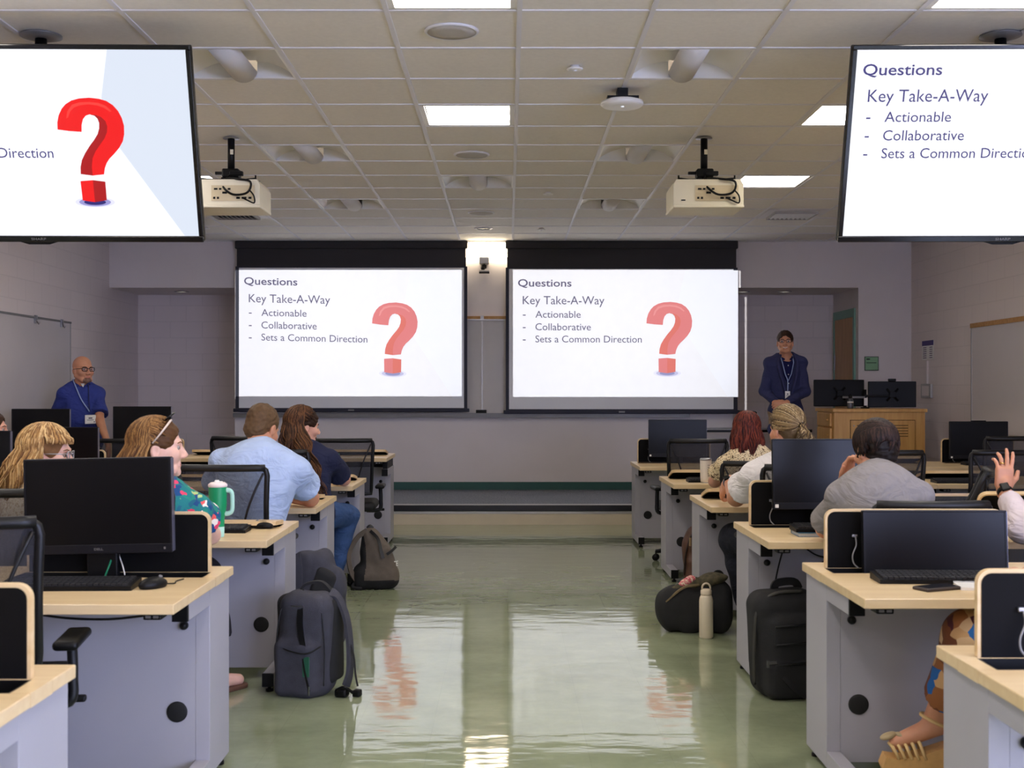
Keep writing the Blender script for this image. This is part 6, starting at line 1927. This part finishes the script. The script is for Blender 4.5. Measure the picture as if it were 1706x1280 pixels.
mb = MB(); mb.box(-.04, .015, -.108, -.1, .405, .411); mb.box(.05, .055, -.131, -.125, .02, .06); mb.build('zip_pull', M_STEEL, t)

# dark bag leaning behind it by the third-row desk
pb = W(525, 1010, 6.3)
t = thing('backpack', 'dark backpack behind the slate one, leaning on the third-row desk leg', 'backpack', (-.985, 6.40, 0), R(-10))
t.scale = (.95, 1, 1.3)
def f3(q):
    q.box((-.03, 0, .20), (.11, .10, .20), np.array(Matrix.Rotation(R(-5), 3, 'Y')), .07, .03); q.box((.07, -.01, .17), (.075, .08, .17), None, .06, .03); q.box((-.08, -.05, .27), (.07, .05, .13), None, .045, .02); q.box((0, 0, -.05), (.5, .5, .05), None, .001, .004, 's')
V, Q = soft(f3, .007, .010, 24, 6); np_mesh('bag_body', V, Q, M_BAGN, t)
def f4(q):
    q.box((.035, -.075, .235), (.065, .035, .11), np.array(Matrix.Rotation(R(20), 3, 'Y')), .03, .02)
V, Q = soft(f4, .006, .008, 30, 7); np_mesh('front_pocket', V, Q, M_BAGB, t)
mb = strap_mesh(spline([(-.10, -.10, .40), (-.085, -.112, .33), (-.09, -.11, .24), (-.11, -.10, .14)]), .04, .01, None, (0, 1, 0)); mb.build('shoulder_strap', M_BAGN, t)

# taupe rucksack in the aisle, left
t = thing('backpack', 'taupe and black rucksack with white lettering, slumped by the second-row desk', 'backpack', (W(624, 0, 8.6).x, 8.72, 0), R(8))
t.location = (-.935, 8.43, 0)
def f5(q):
    q.cap((.02, 0, .10), (.0, .01, .30), .125, .085, .03); q.box((.02, 0, .08), (.155, .12, .08), None, .06, .05); q.ell((-.02, 0, .375), (.06, .05, .045), None, .04); q.box((.07, -.02, .20), (.075, .09, .10), np.array(Matrix.Rotation(R(-18), 3, 'Y')), .05, .04); q.box((0, 0, -.05), (.5, .5, .05), None, .001, .004, 's')
V, Q = soft(f5, .007, .008, 26, 8); np_mesh('bag_body', V, Q, [M_BAGG, M_BAGB], t, None, [((.02, -.02, .0), (.3, .3, .075), np.eye(3), 1), ((-.13, 0, .2), (.085, .3, .25), np.eye(3), 1)])
mb = strap_mesh(spline([(-.04, -.03, .40), (-.11, -.04, .35), (-.165, -.05, .24), (-.15, -.06, .12), (-.10, -.07, .04)]), .035, .01, None, (.6, -.8, 0)); mb.build('shoulder_strap', M_BAGG, t)
mb = strap_mesh(spline([(-.02, -.06, .40), (.03, -.095, .35), (.05, -.125, .28), (.065, -.14, .22)]), .022, .005, None, (0, 1, 0)); mb.build('zip', M_ZIP, t)
mb = strap_mesh([(.09, -.13, .245), (.13, -.11, .27), (.155, -.08, .29)], .018, .006, None, (0, 1, 0)); mb.build('pocket_hem', M_ZIP, t)
mb = MB(); mb.tube(spline([(-.04, 0, .41), (-.02, 0, .425), (.0, 0, .41)]), .012); mb.build('grab_loop', M_ZIP, t)
mb = MB(); Mx = Matrix.Translation((.150, -.088, .158)) @ Matrix.Rotation(R(38), 4, 'Z'); text_mesh(mb, 'TE', Mx, -.018, .025, 0, .035, 0, .02); mb.build('lettering', M_WHITE, t)
mb = MB(); mb.tube(spline([(-.12, -.06, .05), (-.14, -.09, .02), (-.08, -.12, .012)]), .012); mb.build('lower_strap', M_WEB, t)

# brown bag under the second-row desk, right
t = thing('backpack', 'brown backpack under the second-row desk, right of the aisle', 'backpack', (1.40, 8.72, 0), R(4))
t.location = (1.385, 8.66, 0)
def f6(q):
    q.box((0, 0, .19), (.14, .10, .19), None, .09, .03); q.ell((.0, -.01, .33), (.10, .08, .09), None, .05); q.box((0, -.06, .10), (.13, .06, .10), None, .05, .04); q.box((0, 0, -.05), (.5, .5, .05), None, .001, .004, 's')
V, Q = soft(f6, .007, .010, 26, 9); np_mesh('bag_body', V, Q, M_BAGBR, t)
mb = MB(); mb.tube(spline([(-.14, -.05, .06), (-.135, -.07, .2), (-.10, -.07, .33), (-.04, -.07, .40)]), .007); mb.build('zip', mat('zip_brown', (46, 30, 24), .5), t)
mb = MB(); mb.box(-.115, -.10, -.10, -.09, .27, .33, bev=.004); mb.build('zip_pull', mat('pull_tan', (150, 124, 92), .5), t)

# black bag heap with a beige bottle in front
t = thing('duffel_bag', 'black bag lying on the floor in the aisle with a floral scarf on top', 'bag', (W(1168, 0, 7.0).x, 7.0, 0), R(-6))
t.location = (1.065, 6.905, 0); t.scale = (.86, .62, 1.15)
def f7(q):
    q.box((0, 0, .10), (.235, .15, .10), None, .085, .03); q.ell((-.10, -.02, .15), (.14, .12, .075), None, .05); q.ell((.11, .02, .19), (.13, .11, .085), None, .05); q.ell((-.2, -.03, .09), (.07, .1, .08), None, .04); q.box((0, 0, -.05), (.5, .5, .05), None, .001, .004, 's')
V, Q = soft(f7, .007, .012, 24, 11); np_mesh('bag_body', V, Q, M_BAGB, t)
def f8(q):
    q.ell((.09, -.02, .255), (.125, .07, .03), np.array(Matrix.Rotation(R(-8), 3, 'Y')), .02); q.cap((-.15, -.06, .20), (.0, -.05, .245), .018, .026, .02)
V, Q = soft(f8, .006, .006, 40, 12); np_mesh('olive_flap', V, Q, mat('olive_cloth', (92, 84, 58), .8, scale=40, col2=(58, 54, 40)), t)
def f9(q):
    q.ell((-.06, -.05, .245), (.055, .035, .018), np.array(Matrix.Rotation(R(-18), 3, 'Y')), .02); q.ell((-.02, -.06, .262), (.03, .025, .012), None, .02)
V, Q = soft(f9, .004, .005, 60, 13); np_mesh('scarf', V, Q, vor_cloth('scarf_pink', 60, [(0, (232, 186, 170)), (.35, (206, 92, 106)), (.6, (238, 214, 190))]), t)
mb = strap_mesh(spline([(-.23, -.08, .10), (-.17, -.14, .17), (-.08, -.13, .225), (.02, -.12, .24)]), .03, .008, None, (0, 0, 1)); mb.build('shoulder_strap', mat('strap_khaki', (110, 94, 66), .8), t)
pb = W(1176.5, 1058, 6.8)
t = thing('drink_bottle', 'cream insulated bottle with a loop lid standing before the black bag', 'bottle', (W(1176.5, 0, 6.72).x, 6.72, 0))
mb = MB(); mb.lathe([(.034, 0), (.0385, .006), (.0385, .205), (.036, .222), (.027, .240)], 28); mb.build('body', mat('cream_enamel', (226, 212, 186), .4, var=.02), t)
mb = MB(); mb.lathe([(.030, .238), (.031, .243), (.031, .262), (.02, .27)], 24); mb.build('lid', mat('cream_lid', (214, 198, 172), .45), t); ld = t.children[-1]
mb = MB(); mb.tube([(-.022+.0, 0, .262)]+[(.0225*math.cos(b), 0, .275+.026*math.sin(b)) for b in np.linspace(PI, 0, 11)]+[(.022, 0, .262)], .0052, 8); mb.build('carry_loop', MATS['cream_lid'], ld)

# black backpack under the fourth-row desk, right
t = thing('backpack', 'black backpack standing under the fourth-row desk, right of the aisle', 'backpack', (W(1306, 0, 5.35).x+.03, 5.47, 0), R(10))
def f10(q):
    q.box((0, .02, .235), (.15, .10, .235), np.array(Matrix.Rotation(R(-3), 3, 'Y')), .07, .03); q.box((.015, -.055, .19), (.125, .06, .185), None, .05, .025); q.box((0, -.085, .09), (.12, .04, .085), None, .035, .02); q.box((0, 0, -.05), (.5, .5, .05), None, .001, .004, 's')
V, Q = soft(f10, .006, .004, 26, 15); np_mesh('bag_body', V, Q, M_BAGB, t)
for zz, xx in ((.335, .02), (.255, .02), (.165, .02)):
    mb = MB(); mb.tube(spline([(-.09, -.116, zz-.008), (0, -.128, zz), (.11, -.116, zz+.006)]), .0045); mb.build('zip', M_ZIP, t)
mb = MB(); mb.tube(spline([(-.155, -.03, .06), (-.158, -.04, .25), (-.14, -.04, .40), (-.06, -.05, .465), (.06, -.05, .47)]), .008); mb.build('edge_piping', mat('piping_grey', (54, 52, 48), .6), t)
mb = MB(); mb.box(-.125, -.085, -.118, -.108, .165, .175); mb.box(-.128, -.12, -.118, -.108, .15, .18); mb.build('zip_pull', M_STEEL, t)
mb = strap_mesh(spline([(-.03, .05, .46), (-.02, .04, .495), (.06, .04, .50), (.09, .05, .465)]), .035, .012, None, (0, 1, 0)); mb.build('carry_handle', M_WEB, t)
mb = strap_mesh(spline([(-.10, -.10, .16), (-.05, -.125, .10), (.0, -.13, .05), (.05, -.12, .012)]), .02, .006, None, (0, 1, 0)); mb.build('compression_strap', M_WEB, t)

# tumblers, bottles, can
t = thing('tumbler', 'large green tumbler with a white lid, handle and straw on the fourth-row desk', 'tumbler', (W(361, 0, 5.40).x, 5.42, ZT)); t.scale = (.92, .92, 1.03)
G = mat('tumbler_green', (14, 146, 92), .4, var=.03); MT = mat('tumbler_mint', (176, 224, 208), .45, var=.02)
mb = MB(); mb.lathe([(.032, .045), (.032, .078), (.038, .105), (.0425, .135), (.044, .215)], 30, caps=False); mb.lathe([(.044, .215), (.04, .217)], 30); mb.build('body', G, t)
mb = MB(); mb.lathe([(.029, 0), (.031, .003), (.032, .045)], 30); mb.build('base_band', MT, t)
mb = MB(); mb.lathe([(.042, .215), (.046, .219), (.046, .228), (.034, .236)], 30); mb.build('lid', mat('tumbler_lid', (240, 222, 216), .4), t); ld = t.children[-1]
mb = MB(); mb.tube([(-.004, 0, .232), (-.004, 0, .246)], .011, 12); mb.box(-.016, .02, -.02, .02, .234, .240, bev=.002); mb.build('straw_cap', M_WHITE, ld)
mb = strap_mesh(spline([(.05, 0, .205), (.078, 0, .200), (.094, 0, .185), (.096, 0, .13), (.088, 0, .105), (.052, 0, .098)]), .026, .012, None, (0, 1, 0)); mb = MB(); mb.tube(spline([(.036, 0, .203), (.058, 0, .200), (.069, 0, .187), (.071, 0, .15), (.069, 0, .115), (.056, 0, .103), (.036, 0, .10)]), .0105, 10); mb.build('handle', MT, t)
t = thing('tumbler', 'white tumbler with a steel lid beside the red-haired woman', 'tumbler', (W(1177, 0, 8.55).x, 8.58, ZT))
mb = MB(); mb.lathe([(.036, .006), (.0385, .03), (.041, .155), (.041, .158)], 26); mb.build('body', mat('tumbler_white', (226, 218, 206), .4), t)
mb = MB(); mb.lathe([(.035, 0), (.0362, .006)], 26); mb.build('base_ring', M_STEEL, t)
mb = MB(); mb.lathe([(.0415, .158), (.0415, .168), (.036, .174)], 26); mb.build('lid', M_STEEL, t)
mb = MB()
for zz in (.05, .065, .08, .095, .11, .125):
    mb.box(.006, .022, -.0415, -.0385, zz, zz+.003)
mb.build('printed_marks', M_GREYM, t)
t = thing('soda_bottle', 'green plastic soda bottle before the long-haired person', 'bottle', (W(561, 0, 8.62).x, 8.66, ZT))
GP = mat('bottle_green', (20, 150, 72), .12, var=.05, spec=.7)
mb = MB(); mb.lathe([(.028, 0), (.032, .008), (.032, .06), (.029, .07), (.032, .08), (.032, .12), (.024, .15), (.0125, .178), (.0125, .186)], 24); mb.build('body', GP, t)
mb = MB(); mb.lathe([(.0325, .084), (.0325, .118)], 24, caps=False); mb.build('label', mat('label_yellow', (190, 206, 90), .5, scale=40, col2=(40, 150, 80)), t)
mb = MB(); mb.lathe([(.0145, .184), (.0145, .2), (.012, .203)], 18); mb.build('cap', mat('cap_green', (24, 140, 66), .4), t)
t = thing('drink_can', 'tall patterned can on the third-row desk beside the man in light blue', 'can', (W(521, 0, 7.2).x, 7.02, ZT))
t.location = (W(520.5, 0, 7.25).x, 7.27, ZT)
mb = MB(); mb.lathe([(.024, 0), (.029, .008), (.029, .132), (.026, .142)], 24); mb.build('body', vor_cloth('can_print', 45, [(0, (70, 54, 60)), (.25, (232, 218, 190)), (.6, (206, 190, 150))]), t)
mb = MB(); mb.lathe([(.0265, .141), (.0265, .146), (.023, .146), (.022, .142)], 24); mb.build('rim', M_STEEL, t)
# phone, paper, blue book
p = W(1568, 984, 3.95)
t = thing('phone', 'dark phone lying on the desk before the wide keyboard', 'phone', (p.x, 3.99, ZT), R(24))
mb = MB(); mb.box(-.072, .072, -.036, .036, 0, .011, bev=.004); mb.build('case', mat('phone_case', (54, 44, 40), .5), t)
mb = MB(); mb.box(-.066, .066, -.031, .031, .0111, .0122); mb.build('screen', M_BLKG, t)
t = thing('notepad', 'white notepad at the right end of the wide keyboard', 'notepad', (W(1640, 0, 4.03).x, 4.02, ZT), R(-8))
mb = MB(); mb.box(-.09, .09, -.06, .06, 0, .009); mb.build('pages', M_WHITE, t)
mb = MB(); mb.tube([(-.09, .06, .007), (.09, .06, .007)], .006, 8); mb.build('spiral_edge', M_STEEL, t)
t = thing('book', 'blue book under the keyboard before the raised monitor', 'book', (W(1352, 0, 5.48).x+.14, 5.49, ZT))
mb = MB(); mb.box(-.21, .21, -.075, .075, 0.002, .0155); mb.build('pages', mat('page_edges', (190, 196, 200), .7), t)
mb = MB(); mb.box(-.213, .213, -.078, .078, 0, .002); mb.box(-.213, .213, -.078, .078, .0155, .0175); mb.box(-.213, .213, .075, .078, 0, .0175); mb.build('cover', mat('book_blue', (36, 92, 124), .5), t)
